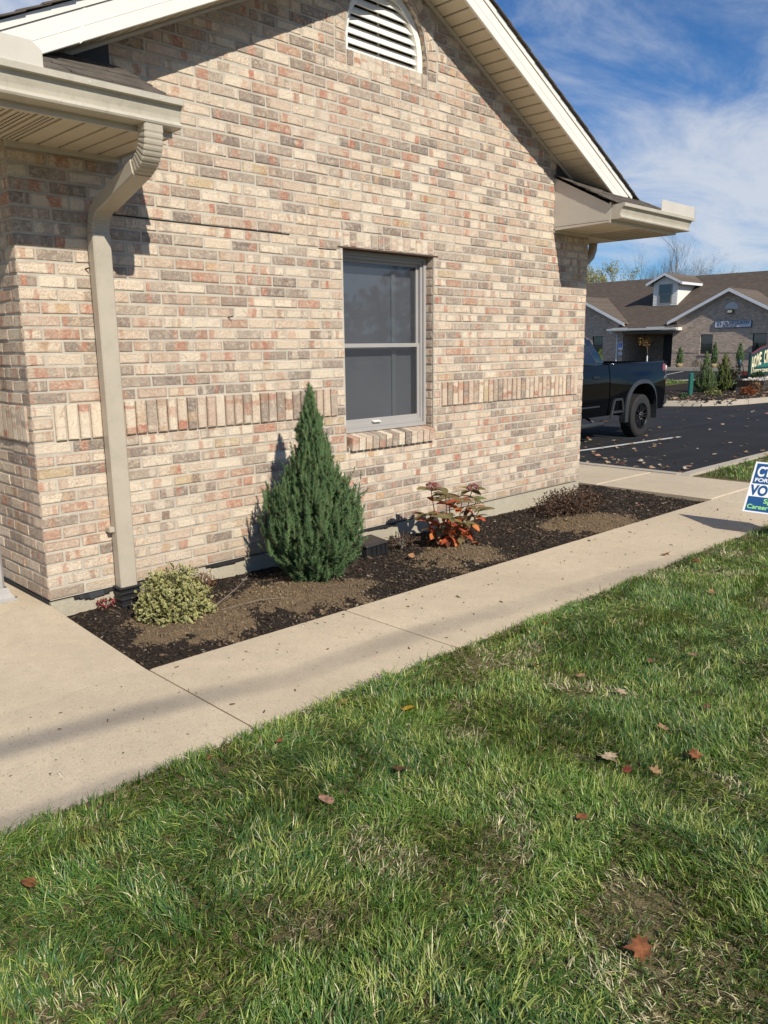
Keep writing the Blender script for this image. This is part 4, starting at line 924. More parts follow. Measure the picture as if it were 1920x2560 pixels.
JP = [(0, .15), (.06, .20), (.16, .28), (.28, .325), (.42, .345), (.53, .33), (.61, .27), (.68, .185), (.78, .135), (.90, .11), (1.02, .08), (1.12, .040), (1.24, .004)]
conifer('juniper_shrub', (1.535, -.46, -.125), JP, 1500, 72, 7, 'tall blue-green juniper shrub with a pointed top before the brick wall', pl=.118, lean=JUN_LEAN, sp=.027, colA=(.034, .080, .028), colB=(.140, .225, .088), width=.0027)

# variegated low shrub
def leaf_ball(name, base, rx, ry, rz, n, seed, label, cols, edge, ln, wd, cat='shrub', stems=18, group=None, inner=.55, stemmat=M_TWIG):
    r = np.random.RandomState(seed); root = empty(name, base, label=label, cat=cat, group=group)
    d = unit(r.normal(0, 1, (n, 3))); d[:, 2] = np.abs(d[:, 2]) * .95 + .02; d = unit(d); az = np.arctan2(d[:, 1], d[:, 0])
    bumps = 1 + .13 * np.sin(az * 3 + 1) * d[:, 2] + .10 * np.sin(az * 7 + d[:, 2] * 9) + r.normal(0, .05, n)
    rad = (inner + (1 - inner) * r.rand(n) ** .5) * bumps; P = d * rad[:, None] * np.array((rx, ry, rz)) + np.array((0, 0, .03))
    D = unit(d * .6 + np.array((0, 0, .3)) + r.normal(0, .55, (n, 3))); Up = unit(d * .8 + np.array((0, -.1, .8)) + r.normal(0, .35, (n, 3)))
    cc = np.array(cols); w = r.rand(n, 1); C = cc[r.randint(0, len(cc), n)] * (.7 + .6 * w)
    ec = np.array(edge)[None] * (.75 + .4 * r.rand(n, 1)) if edge is not None else None
    V, F, K = leaf_cards(P, D, Up, ln * r.uniform(.6, 1.3, n), wd * r.uniform(.6, 1.25, n), C, ec)
    link('foliage', npmesh('foliage', V, F, M_LEAF, K), root)
    m = MB()
    for k in range(stems):
        j = r.randint(n); q = P[j]; m.tube([(0, 0, -.02), q * .5 + np.array((0, 0, .02)), q], [.004, .003, .0015], 4, False)
    m.build('twigs', stemmat, root, fix=False); return root
leaf_ball('variegated_shrub', (.50, -.47, -.125), .205, .20, .245, 2600, 13, 'small rounded shrub with cream-edged variegated leaves by the downspout',
          [(.085, .125, .040), (.115, .15, .05), (.10, .155, .085)], (.62, .55, .22), .026, .019, stems=40)
# hydrangea: every leaf its own object
def leaf_mesh(name, L, Wd, col, col2, seed, fold=.22, droop=.25, n=6):
    r = np.random.RandomState(seed); V = []; C = []; F = []
    for i in range(n + 1):
        t = i / n; w = Wd * math.sin(math.pi * min(1, t * .93 + .035)) ** .75 * (1 - .25 * t); y = t * L; zc_ = -droop * L * t * t
        for k, s in enumerate((-1, -.5, 0, .5, 1)):
            V.append((s * w, y, zc_ + abs(s) * w * fold + r.normal(0, .0012))); f = abs(s) * .6 + .3 * t
            C.append(np.array(col) * (1 - f) + np.array(col2) * f)
    for i in range(n):
        for k in range(4): a = i * 5 + k; F.append((a, a + 1, a + 6, a + 5))
    return npmesh(name, np.array(V), np.array(F), M_LEAF, np.array(C), smooth=True)
hy = empty('hydrangea', (2.86, -.48, -.125), label='small hydrangea with bronze and red leaves and two faded pink flower heads', cat='shrub')
LM = [leaf_mesh('leaf', .125, .034, (.17, .185, .065), (.25, .15, .08), 1), leaf_mesh('leaf', .11, .032, (.22, .19, .075), (.20, .12, .07), 2), leaf_mesh('leaf', .115, .034, (.15, .085, .055), (.26, .08, .05), 3),
      leaf_mesh('leaf', .09, .034, (.58, .14, .055), (.48, .075, .045), 4), leaf_mesh('leaf', .09, .032, (.64, .26, .065), (.54, .13, .05), 5), leaf_mesh('leaf', .085, .03, (.17, .24, .07), (.13, .17, .05), 6)]
stems_ = [((-.04, .02), (-.17, .04), .44), ((.0, .0), (-.05, .0), .40), ((.02, -.02), (.08, -.05), .33), ((.04, .02), (.26, .0), .385), ((-.03, -.03), (-.13, -.12), .24), ((.05, .0), (.20, -.12), .25), ((.02, .03), (.13, .12), .34), ((.05, .02), (.36, .03), .30), ((-.02, .02), (-.22, .06), .26), ((0, -.02), (.0, -.14), .19)]
rr = random.Random(5); sm = MB()
def orient(o, d, roll=0.0):
    d = Vector(d).normalized(); q = d.to_track_quat('Y', 'Z'); o.rotation_mode = 'QUATERNION'; o.rotation_quaternion = q @ Quaternion((0, 1, 0), roll)
for si, ((ax, ay), (bx_, by_), h) in enumerate(stems_):
    p0, p1 = Vector((ax, ay, 0)), Vector((bx_, by_, h)); mid = p0.lerp(p1, .55) + Vector(((bx_ - ax) * .12, 0, -.03)); sm.tube([p0, mid, p1], [.006, .005, .0035], 6)
    for lv in range(5):
        t = 1 - lv * .155; q = p0.lerp(mid, min(1, t * 1.8)) if t < .55 else mid.lerp(p1, (t - .55) / .45)
        for s_ in range(4 if lv else 6):
            a = rr.uniform(0, 6.28) if lv else s_ * 1.57 + si; el = rr.uniform(.0, .45) if lv < 2 else rr.uniform(-.9, -.1)
            kind = rr.choice((0, 1, 1, 5, 0)) if lv == 0 else rr.choice((0, 1, 3, 3, 4)) if lv == 1 else rr.choice((3, 4, 3, 4, 1, 2)) if lv == 2 else rr.choice((3, 4, 1, 4, 2))
            if lv == 0 and kind == 5 and si not in (2, 5, 7): kind = 0
            o = link('leaf', LM[kind], hy, loc=q); sc_ = rr.uniform(.75, 1.2) * (1 if lv < 2 else .82); o.scale = (sc_, sc_, sc_)
            orient(o, (math.cos(a) * math.cos(el), math.sin(a) * math.cos(el), math.sin(el)), rr.uniform(-.4, .4))
sm.build('stems', mat_simple('red_stem', (.16, .06, .04), .6, .3, 30), hy, fix=False)
rs_ = np.random.RandomState(3)
for p_ in ((-.165, .03, .475), (.27, -.005, .405)):
    d = unit(rs_.normal(0, 1, (110, 3))); d[:, 2] = np.abs(d[:, 2]) * .9 - .2; P = d * np.array((.050, .050, .050)); cc = np.array(((.36, .10, .11), (.48, .22, .20), (.30, .07, .08), (.55, .33, .27)))
    V, F, K = leaf_cards(P * .75, unit(d + rs_.normal(0, .5, d.shape)), unit(rs_.normal(0, 1, d.shape)), rs_.uniform(.012, .022, 110), rs_.uniform(.010, .017, 110), cc[rs_.randint(0, 4, 110)])
    link('flower_head', npmesh('flower_head', V, F, M_LEAF, K), hy, loc=p_)
# dormant azalea near the far corner, seedlings, dried perennial
leaf_ball('dormant_azalea', (4.66, -.42, -.15), .46, .25, .17, 3600, 17, 'low spreading shrub with small brown purple leaves near the building corner', [(.095, .055, .036), (.065, .040, .030), (.16, .095, .055)], None, .024, .013, stems=60, inner=.25)
leaf_ball('red_seedling', (.30, -.045, -.115), .055, .04, .035, 70, 19, 'tiny red seedling under the downspout wall', [(.34, .07, .06), (.26, .05, .05)], None, .020, .012, 'plant', 6)
leaf_ball('dried_perennial', (.90, -.13, -.11), .07, .06, .07, 150, 23, 'dried brown perennial behind the variegated shrub', [(.24, .12, .06), (.17, .09, .05)], None, .03, .009, 'plant', 14)
leaf_ball('dead_plant_clump', (2.55, -.26, -.12), .11, .09, .05, 130, 29, 'clump of dead brown stalks beside the hydrangea', [(.085, .055, .034), (.13, .08, .05)], None, .045, .007, 'plant', 22)
tw = MB(); tw.tube([(.62, -.58, -.10), (.86, -.56, .0), (.98, -.50, .035)], [.003, .0025, .0015], 5); tw.tube([(.72, -.60, -.09), (.95, -.66, -.07), (1.08, -.70, -.08)], [.0025, .002, .0012], 5)
tag(tw.build('bare_twig', M_TWIG), 'thin bare twigs poking out beside the variegated shrub', 'twig')

# bait box
bb = empty('bait_box', (2.27, -.20, -.135), .08, label='black plastic bait box on the mulch right of the juniper', cat='box')
m = MB(); m.hexa([(-.13, -.10, 0), (.11, -.10, 0), (.13, .10, 0), (-.13, .10, 0), (-.125, -.095, .085), (.105, -.095, .085), (.125, .095, .095), (-.125, .095, .095)]); m.build('base', M_BLACKPL, bb, bevel=.006)
m = MB(); m.hexa([(-.137, -.107, .085), (.10, -.107, .085), (.137, .10, .095), (-.137, .10, .095), (-.128, -.09, .108), (.09, -.09, .108), (.125, .09, .117), (-.128, .09, .117)]); m.build('lid', mat_simple('sunlit_plastic', (.03, .026, .024), .55, .2, 10), bb, bevel=.006)
m = MB()
for x in (-.08, -.03, .02, .07): m.box(x, x + .008, -.106, -.096, .008, .08)
m.build('rib', M_BLACKPL, bb)

# ---- fallen leaves
def maple_mesh(seed, col, curl=.35, plain=False):
    r = np.random.RandomState(seed); out = []
    if plain: poly = [(math.sin(a) * .42 * (1 - .15 * math.cos(a)), -math.cos(a) * .55) for a in np.linspace(0, 2 * math.pi, 14)[:-1]]
    else: poly = [(.0, -.45), (.13, -.28), (.40, -.34), (.33, -.15), (.62, .02), (.36, .08), (.42, .30), (.18, .22), (.0, .66), (-.18, .22), (-.42, .30), (-.36, .08), (-.62, .02), (-.33, -.15), (-.40, -.34), (-.13, -.28)]
    cx, cy = r.uniform(-1, 1), r.uniform(-1, 1); V = []; n_ = len(poly)
    def zf(x, y): return curl * (x * x * (.7 + .5 * cx) + y * y * (.3 + .5 * cy) + .35 * x * y) + .05 * math.sin(6 * x + 5 * y + seed)
    for f_ in (.0, .5, 1.0):
        for x, y in (poly if f_ else [(0, -.05)]): V.append((x * f_, y * f_ + (-.05 if not f_ else 0), zf(x * f_, y * f_)))
    F = [(0, 1 + i_, 1 + (i_ + 1) % n_) for i_ in range(n_)]
    for i_ in range(n_):
        a, b_ = 1 + i_, 1 + (i_ + 1) % n_; F += [(a, a + n_, b_ + n_), (a, b_ + n_, b_)]
    st_ = len(V); V += [(-.012, -.4, zf(0, -.4)), (.012, -.4, zf(0, -.4)), (.0, -.95, zf(0, -.5) + .12)]; F.append((st_, st_ + 1, st_ + 2))
    C = np.array([np.array(col) * r.uniform(.75, 1.25) for _ in V]); return npmesh('fallen_leaf', np.array(V), np.array(F), M_DRY, C)
TAN, BRN, RUST, RED, PINK, YEL, PALE = (.42, .26, .13), (.20, .095, .05), (.34, .13, .055), (.33, .075, .05), (.50, .28, .19), (.62, .36, .03), (.55, .42, .27)
def leafat(x, y, z, s, me, label, group=None, name='fallen_leaf', tilt=.3):
    o = link(name, me, None, (x, y, z), (rnd.uniform(-tilt, tilt), rnd.uniform(-tilt, tilt), rnd.uniform(0, 6.28))); o.scale = (s, s, s); return tag(o, label, 'leaf', group)
lawn_leaves = [(.525, -2.262, .055, YEL, 'bright yellow leaf on the lawn', True), (-.155, -2.535, .06, PINK, 'pale pinkish leaf curled in the grass at the left', True), (.156, -2.575, .075, BRN, 'dark brown leaf in the grass below the yellow leaf', False),
    (.984, -3.252, .07, RUST, 'rust brown maple leaf standing in the grass at the right edge', False), (.755, -3.038, .07, PALE, 'pale tan star-shaped maple leaf on the grass', False), (.713, -3.129, .045, RED, 'small dark red leaf beside the star-shaped leaf', True), (.776, -3.202, .05, TAN, 'small pale brown leaf right of the dark red leaf', False),
    (1.109, -3.066, .06, TAN, 'tattered tan leaf above the rust brown leaf', False), (1.304, -2.787, .06, PALE, 'curled beige oak leaf in mid lawn', False), (1.325, -2.566, .05, TAN, 'small upright tan leaf left of the curled beige leaf', True), (1.284, -2.351, .07, BRN, 'brown leaf half sunk in grass below the dry bent blades', False),
    (1.699, -2.724, .05, BRN, 'brown crumpled leaf near the right side of the lawn', True), (1.904, -2.826, .05, PINK, 'pale pink leaf near the right edge of the lawn', True), (.344, -3.178, .04, RUST, 'little orange brown leaf alone in the middle lawn', True), (-.043, -3.577, .078, RUST, 'large orange brown leaf nearest the camera', False),
    (1.408, -3.11, .035, BRN, 'very small brown leaf by the right frame edge', True), (-1.0, -2.256, .06, RUST, 'brown leaf flattened on the bare patch at far left', True), (.366, -2.03, .07, RUST, 'red brown leaf where the grass meets the sidewalk above the yellow leaf', False), (-.024, -2.113, .04, RUST, 'small orange leaf by the sidewalk joint', True),
    (-.279, -2.02, .05, RED, 'dark red curled leaf at the sidewalk edge on the left', False), (1.827, -2.05, .055, RED, 'dark red leaf on the bare soil of the sidewalk edge', True), (3.669, -2.05, .09, RUST, 'orange brown leaf at the grass edge near the yard sign', False), (3.591, -2.282, .07, PALE, 'pale leaf in the grass close to the yard sign', True), (2.987, -2.448, .08, TAN, 'tan leaf pair on the far lawn', False), (4.021, -2.22, .09, RUST, 'rust leaf under the yard sign', False)]
lawn_leaves = [(x, y, s_ * (1.05 if c is YEL or c is PINK else .85), c, lb, pl_) for x, y, s_, c, lb, pl_ in lawn_leaves]
for i_, (x, y, s, c, lb, pl_) in enumerate(lawn_leaves): leafat(x, y, zlawn(x, y) + (.035 if y < -2.1 else .015), s, maple_mesh(100 + i_, c, .5, pl_), lb)
leafat(3.70, -1.81, zs(3.7) + .012, .07, maple_mesh(140, RUST, .5), 'pink brown leaf lying on the sidewalk slab')
leafat(2.36, -.55, zbed(2.36, -.55) + .03, .055, maple_mesh(141, (.62, .33, .17), .3, True), 'peach coloured leaf on the mulch left of the hydrangea')
leafat(3.02, -.60, zbed(3.0, -.6) + .02, .07, maple_mesh(142, (.50, .15, .05), .3, True), 'orange leaf dropped at the foot of the hydrangea')
leafat(5.35, -.72, zbed(5.35, -.72) + .02, .055, maple_mesh(143, PINK, .5, True), 'pink leaf on the mulch below the dormant azalea')
leafat(3.55, -.55, zbed(3.5, -.5) + .02, .05, maple_mesh(144, TAN, .5, True), 'small tan leaf on the mulch right of the hydrangea')
leafat(5.75, -.80, zbed(5.75, -.8) + .02, .09, maple_mesh(145, PALE, .5, False), 'pale leaf at the far corner of the mulch bed')
lot = [maple_mesh(200 + i_, c, .6, i_ % 3 == 1) for i_, c in enumerate((TAN, BRN, PALE, RUST, PINK, (.62, .50, .38), (.60, .46, .32), PALE, TAN, (.66, .56, .44)))]
rl = random.Random(77)
for k in range(235):
    if k < 60: x, y = 8.2 + rl.random() ** 1.3 * 5, 0.3 + rl.random() * 3.2
    elif k < 80: x, y = 9.2 + rl.gauss(0, .5), 1.6 + rl.gauss(0, .25)
    else: x, y = rl.uniform(9, 21), rl.uniform(-.1, 5.8)
    leafat(x, y, zlot(x, y) + .02, rl.uniform(.05, .10), rl.choice(lot), 'dry fallen leaf on the dark asphalt', 'dry leaves scattered over the parking lot')
for k in range(22):
    x, y = rl.uniform(7.8, 10.5), -rl.uniform(.3, 1.4); leafat(x, y, zs(x) + .045, rl.uniform(.05, .09), rl.choice(lot), 'dry fallen leaf in the grass strip by the lot', 'dry leaves in the grass strip')

# ------------------------------------------------------------------ lettering helper
def text_mesh(txt, size, depth=.002, off=0.0, spacing=1.0):
    cu = bpy.data.curves.new('lettering', 'FONT'); cu.body = txt; cu.size = size; cu.extrude = depth; cu.offset = off; cu.space_character = spacing; cu.align_x = 'LEFT'
    o = bpy.data.objects.new('tmp', cu); COL.objects.link(o); dg = bpy.context.evaluated_depsgraph_get(); me = bpy.data.meshes.new_from_object(o.evaluated_get(dg)); COL.objects.unlink(o); bpy.data.objects.remove(o); me.name = 'lettering'; return me
def lettering(txt, size, mat, parent, loc, rot, depth=.002, off=0.0, spacing=1.0, sx=1.0, fit=None):
    me = text_mesh(txt, size, depth, off, spacing); me.materials.clear(); me.materials.append(mat)
    if fit:
        xs = [v.co.x for v in me.vertices]; sx = fit / (max(xs) - min(xs))
    o = link('lettering', me, parent, loc, rot); o.scale = (sx, 1, 1); return o
# ---- yard sign leaning back in the grass
M_BLUE = mat_simple('sign_blue', (.012, .085, .24), .5, .05); M_SWHITE = mat_simple('sign_white', (.86, .87, .88), .5, .02); M_GREENL = mat_simple('sign_green', (.36, .80, .22), .5, .03)
ys = empty('yard_sign', (4.80, -1.93, .04), label='blue and white campaign yard sign leaning at the right frame edge', cat='sign')
YU = Vector((.10, -.985, -.02)).normalized(); YV = Vector((.26, .07, .375)).normalized(); YV = (YV - YU * YV.dot(YU)).normalized(); YN = YU.cross(YV)
if YN.x > 0: YN = -YN
ys.matrix_world = Matrix(((YU.x, YV.x, YN.x, 4.797), (YU.y, YV.y, YN.y, -1.91), (YU.z, YV.z, YN.z, .04), (0, 0, 0, 1))) if YU.cross(YV).dot(YN) > 0 else Matrix.Identity(4)
SW_, SH_ = .61, .457
MB().box(0, SW_, 0, SH_, -.004, 0).build('panel', M_SWHITE, ys)
f = MB(); f.box(.016, SW_ - .016, .258, SH_ - .016, .0, .0012); f.build('printed_field', M_BLUE, ys); f = MB(); f.box(.016, SW_ - .016, .014, .142, .0, .0012); f.build('printed_field', M_BLUE, ys)
R0 = (0, 0, 0)
lettering('CTC', .122, M_SWHITE, ys, (.032, .328, .0016), R0, .0006, .004, fit=.160)
lettering('FOR C', .046, M_SWHITE, ys, (.028, .276, .0016), R0, .0006, .0012, fit=.150)
lettering('VOTE', .122, M_BLUE, ys, (.018, .158, .0012), R0, .0006, .005, fit=.235)
lettering('Sp', .056, M_GREENL, ys, (.135, .090, .0016), R0, .0006, .001, fit=.06); lettering('Career T', .054, M_GREENL, ys, (.024, .034, .0016), R0, .0006, .001, fit=.205)
m = MB()
for u in (.27, .50): m.tube([(u, SH_ * .8, -.008), (u, -.10, -.008), (u + .005, -.24, .0)], .0035, 6)
m.tube([(.27, -.06, -.008), (.50, -.06, -.008)], .0035, 6); m.build('wire_stake', M_FLASH, ys)

# ------------------------------------------------------------------ pickup truck
M_CAR = mat_simple('black_paint', (.002, .0023, .003), .10, .1, 3, spec=.20, coat=.10); M_TYRE = mat_simple('tyre_rubber', (.022, .021, .020), .85, .25, 9, .4, 60); M_RIM = mat_simple('black_alloy', (.022, .022, .024), .3, .15, 8, metal=.4)
M_CLAD = mat_simple('grey_cladding', (.030, .032, .035), .5, .15, 9); M_TAIL = mat_simple('tail_lamp', (.22, .010, .012), .12, .2, 20, coat=1.0); M_CHROME = mat_simple('bright_metal', (.55, .55, .56), .2, .1, 9, metal=1.0)
tr = empty('pickup_truck', (13.05, 4.33, -.45), math.radians(1.0), label='black heavy-duty pickup truck parked on the asphalt beside the building', cat='truck')
HWD = 1.01; WR = .415; AR = .60; AX2 = -4.05
def sidegrid(m, xs, zb, zt, yf, rows=10):
    for sgn in (-1, 1):
        vs = []; fs = []; nx = len(xs)
        for x in xs:
            for k in range(rows + 1):
                z = zb(x) + (zt(x) - zb(x)) * k / rows; vs.append((x, sgn * -yf(x, z) * -1, z))
        for i in range(nx - 1):
            for k in range(rows): a = i * (rows + 1) + k; fs.append((a, a + 1, a + rows + 2, a + rows + 1) if sgn > 0 else (a, a + rows + 1, a + rows + 2, a + 1))
        m.add(vs, fs)
def yside(x, z):   # half width of the body: shoulder at 1.12 m, tucked in above and below
    b_ = HWD - (.055 * max(0, (z - 1.10) / .35) ** 1.6) - .05 * max(0, (.80 - z) / .45) ** 1.5
    fl = .045 * math.exp(-((x) / .75) ** 2) * max(0, 1 - abs(z - 1.0) / .28); return b_ + fl
def archz(x, xc, zlow):
    d = abs(x - xc)
    return zlow if d >= AR else max(zlow, .42 + AR * 1.04 * math.sqrt(max(0, 1 - (d / AR) ** 2.6)))
zlow = .50
xs_bed = sorted(set([round(-1.24 + i * .05, 3) for i in range(46)] + [1.03, -AR, AR, -AR + .001, AR - .001, -AR + .02, AR - .02, -.57, .57])); xs_bed = [x for x in xs_bed if x <= 1.03]
m = MB(); sidegrid(m, xs_bed, lambda x: archz(x, 0, zlow), lambda x: 1.445 - .012 * (1.03 - x) / 2.3 + .0, yside, 12)
yt = yside(0, 1.44)
m.box(-1.24, 1.03, -yt + .0, -yt + .09, 1.425, 1.45); m.box(-1.24, 1.03, yt - .09, yt, 1.425, 1.45)
m.box(-1.24, 1.0, -yt + .08, yt - .08, .9, .95); m.box(-1.24, -1.20, -yt, yt, .6, 1.44); m.box(-1.2, 1.0, -yt + .085, -yt + .09, .9, 1.43); m.box(-1.2, 1.0, yt - .09, yt - .085, .9, 1.43)
bed = m.build('bed', M_CAR, tr, smooth=True, fix=False)
m = MB(); m.box(1.0, 1.05, -.86, .86, .72, 1.445); m.build('tailgate', M_CAR, tr, bevel=.012)
m = MB()
for sgn in (-1, 1):   # corner body behind the lamps
    m.hexa([(1.0, sgn * .86, .60), (1.05, sgn * .86, .60), (1.05, sgn * (yside(1, .8) - .03), .60), (1.0, sgn * yside(1, .8), .60), (1.0, sgn * .86, 1.445), (1.05, sgn * .86, 1.445), (1.05, sgn * (yt - .03), 1.445), (1.0, sgn * yt, 1.445)])
m.build('tail_corner', M_CAR, tr)
for sgn in (-1, 1):
    lm = MB(); yq = sgn * (yside(1, 1.2) + .012)
    lm.hexa([(.86, yq, .98), (1.065, yq, .98), (1.065, sgn * .84, .98), (.95, sgn * .84, .98), (.93, sgn * (yside(1, 1.38) + .012), 1.40), (1.065, sgn * (yside(1, 1.38) + .01), 1.40), (1.065, sgn * .84, 1.40), (.98, sgn * .84, 1.40)]); lo = lm.build('tail_lamp', M_TAIL, tr, bevel=.01)
    MB().hexa([(.92, yq + sgn * .004, 1.10), (1.068, yq + sgn * .004, 1.13), (1.068, sgn * .85, 1.13), (.96, sgn * .85, 1.10), (.925, yq + sgn * .002, 1.15), (1.068, yq + sgn * .002, 1.20), (1.068, sgn * .85, 1.20), (.96, sgn * .85, 1.15)]).build('reverse_lens', M_CHROME, lo)
m = MB(); m.box(1.02, 1.22, -.98, .98, .56, .74); bp = m.build('rear_bumper', M_CLAD, tr, bevel=.03)
MB().box(1.15, 1.32, -.05, .05, .42, .50).build('tow_hitch', M_BLACKPL, tr, bevel=.01)
# wheel-arch flares and liners
for xc_ in (0, AX2):
    for sgn in (-1, 1):
        fl = MB(); pts_in, pts_out = [], []
        for k in range(31):
            a = math.pi * (k / 30) * 1.10 - .05 * math.pi; ca, sa = math.cos(a), math.sin(a)
            ee = lambda R_: (xc_ + R_ * abs(ca) ** (2 / 2.5) * (1 if ca > 0 else -1), .46 + (R_ * 1.0) * (abs(sa) ** (2 / 2.5)) * (1 if sa > 0 else -.9))
            pts_in.append(ee(AR - .012)); pts_out.append(ee(AR + .062))
        for k in range(30):
            (ax, az), (bx_, bz), (cx, cz), (dx, dz) = pts_in[k], pts_in[k + 1], pts_out[k + 1], pts_out[k]
            y0_, y1_ = sgn * (HWD - .10), sgn * (HWD + .055)
            fl.hexa([(ax, y0_, az), (bx_, y0_, bz), (cx, y0_, cz), (dx, y0_, dz), (ax, y1_, az), (bx_, y1_, bz), (cx, sgn * (HWD + .03), cz), (dx, sgn * (HWD + .03), dz)])
        fl.build('fender_flare', M_CLAD, tr)
    m = MB(); m.box(xc_ - AR, xc_ + AR, -.62, .62, .5, 1.15)
    for k in range(14):
        a0, a1 = math.pi * k / 14, math.pi * (k + 1) / 14
        for sgn in (-1, 1): m.add([(xc_ + math.cos(a_) * AR, sgn * yy, .45 + math.sin(a_) * AR * 1.03) for a_, yy in ((a0, .60), (a1, .60), (a1, .97), (a0, .97))], [(0, 1, 2, 3)])
    m.build('wheel_liner', M_BLACKPL, tr, fix=False)
# wheels
def wheel(x, sgn):
    t = MB(); t.lathe([(.26, -.125), (.36, -.135), (.395, -.125), (WR, -.105), (WR, .105), (.395, .125), (.36, .135), (.26, .125), (.255, 0), (.26, -.125)], 40, 'y', caps=False); tyre = t.mesh('tyre', M_TYRE, True)
    w = link('wheel', tyre, tr, (x, sgn * (HWD - .10), WR))
    tb = MB()
    for k in range(44):
        a = 2 * math.pi * k / 44; ca, sa = math.cos(a), math.sin(a); ca2, sa2 = math.cos(a + .09), math.sin(a + .09)
        for y0_, y1_ in ((-.112, -.045), (-.035, .035), (.045, .112)):
            tb.hexa([(ca * WR * .985, y0_, sa * WR * .985), (ca2 * WR * .985, y0_, sa2 * WR * .985), (ca2 * WR * .985, y1_, sa2 * WR * .985), (ca * WR * .985, y1_, sa * WR * .985), (ca * WR * 1.014, y0_, sa * WR * 1.014), (ca2 * WR * 1.014, y0_, sa2 * WR * 1.014), (ca2 * WR * 1.014, y1_, sa2 * WR * 1.014), (ca * WR * 1.014, y1_, sa * WR * 1.014)])
    tb.build('tread', M_TYRE, w)
    r_ = MB(); f_ = sgn
    r_.lathe([(.262, f_ * .128), (.25, f_ * .132), (.238, f_ * .115), (.235, f_ * .0)], 36, 'y', caps=False); r_.lathe([(.236, f_ * -.01), (.236, f_ * .0)], 36, 'y')
    for k in range(8):
        for o_ in (-.16, .16):
            a = 2 * math.pi * k / 8; ai = a + o_ * .35; ao = a + o_
            def pt(R_, aa, h): return (math.cos(aa) * R_, f_ * h, math.sin(aa) * R_)
            r_.hexa([pt(.06, ai - .25, .06), pt(.06, ai + .25, .06), pt(.242, ao + .06, .085), pt(.242, ao - .06, .085), pt(.06, ai - .25, .105), pt(.06, ai + .25, .105), pt(.242, ao + .045, .118), pt(.242, ao - .045, .118)])
    r_.lathe([(.08, f_ * .05), (.08, f_ * .11), (.06, f_ * .12), (.045, f_ * .14), (.03, f_ * .145)], 20, 'y'); r_.build('rim', M_RIM, w)
    b_ = MB(); b_.lathe([(.2, 0), (.2, f_ * .03)], 24, 'y'); b_.build('brake_disc', M_BLACKPL, w)
    n_ = MB()
    for k in range(8): a = 2 * math.pi * k / 8 + .39; n_.lathe([(.012, f_ * .10), (.012, f_ * .125), (.006, f_ * .13)], 6, 'y', (math.cos(a) * .068, 0, math.sin(a) * .068))
    n_.build('lug_nut', M_RIM, w)
for x in (0, AX2):
    for sgn in (-1, 1): wheel(x, sgn)
# cab: lower body, greenhouse, glass
xf = -3.20
xs_cab = [round(-1.27 - i * .10, 3) for i in range(int((5.35 - 1.27) / .1) + 1)]; xs_cab = sorted(set(xs_cab + [AX2 - AR, AX2 + AR, AX2 - AR + .01, AX2 + AR - .01, -5.35]))
m = MB(); sidegrid(m, xs_cab, lambda x: archz(x, AX2, .50), lambda x: 1.43 - .02 * max(0, (-x - 3.3) / 2) - .10 * max(0, (-x - 4.9) / .45) ** 2, lambda x, z: yside(9, z) - .10 * max(0, (-x - 4.9) / .45) ** 2, 12)
vs = []
m.add([(-1.27, -yt, 1.43), (-3.3, -yt, 1.43), (-5.35, -yt + .12, 1.30), (-5.35, yt - .12, 1.30), (-3.3, yt, 1.43), (-1.27, yt, 1.43)], [(0, 1, 4, 5), (1, 2, 3, 4)])
m.add([(-1.27, -HWD, .5), (-1.27, HWD, .5), (-1.27, yt, 1.43), (-1.27, -yt, 1.43)], [(0, 1, 2, 3)]); m.add([(-5.35, -.9, .5), (-5.35, .9, .5), (-5.35, yt - .12, 1.32), (-5.35, -yt + .12, 1.32)], [(0, 1, 2, 3)])
m.box(-5.3, 1.0, -.75, .75, .46, .60)
cab = m.build('cab', M_CAR, tr, smooth=True, fix=False)
g = MB(); zb_, zr_ = 1.425, 1.955; yb_, yr_ = yt - .005, .74
A = [(-1.29, yb_, zb_), (-3.35, yb_, zb_)]; B = [(-1.62, yr_, zr_ - .03), (-2.55, yr_, zr_)]
g.hexa([(-1.29, -yb_, zb_), (-1.29, yb_, zb_), (-3.45, yb_, zb_), (-3.45, -yb_, zb_), (-1.60, -yr_, zr_ - .02), (-1.60, yr_, zr_ - .02), (-2.62, yr_, zr_), (-2.62, -yr_, zr_)])
gh = g.build('greenhouse', M_CAR, tr, bevel=.05, smooth=True)
M_CGLASS = mat_simple('tinted_glass', (.012, .014, .018), .04, .2, 3, coat=.6)
def gp_(x, t, sgn, o=.008):  # point on the greenhouse side
    y = yb_ + (yr_ - yb_) * t; return (x, sgn * (y + o), zb_ + (zr_ - zb_) * t)
for sgn in (-1, 1):
    for (x0_, x1_, x2_, x3_) in ((-1.66, -2.28, -2.23, -1.86), (-2.36, -3.15, -2.62, -2.31)):
        m = MB(); q = [gp_(x0_, .06, sgn), gp_(x1_, .06, sgn), gp_(x2_, .80, sgn), gp_(x3_, .80, sgn)]; m.prism(q, (0, sgn * .004, 0)); so2 = m.build('side_window', M_CGLASS, tr)
        m = MB(); m.tube([q[0], q[3]], .009, 5); m.tube([q[0], q[1]], .008, 5); m.build('window_trim', M_CLAD, so2)
m = MB(); m.prism([(-1.30, -.62, 1.47), (-1.30, .62, 1.47), (-1.57, .56, 1.86), (-1.57, -.56, 1.86)], (.035, 0, .02)); m.build('rear_window', M_CGLASS, tr)
m = MB(); m.prism([(-3.42, -.80, 1.46), (-3.42, .80, 1.46), (-2.70, .66, 1.91), (-2.70, -.66, 1.91)], (-.03, 0, .03)); m.build('windscreen', M_CGLASS, tr)
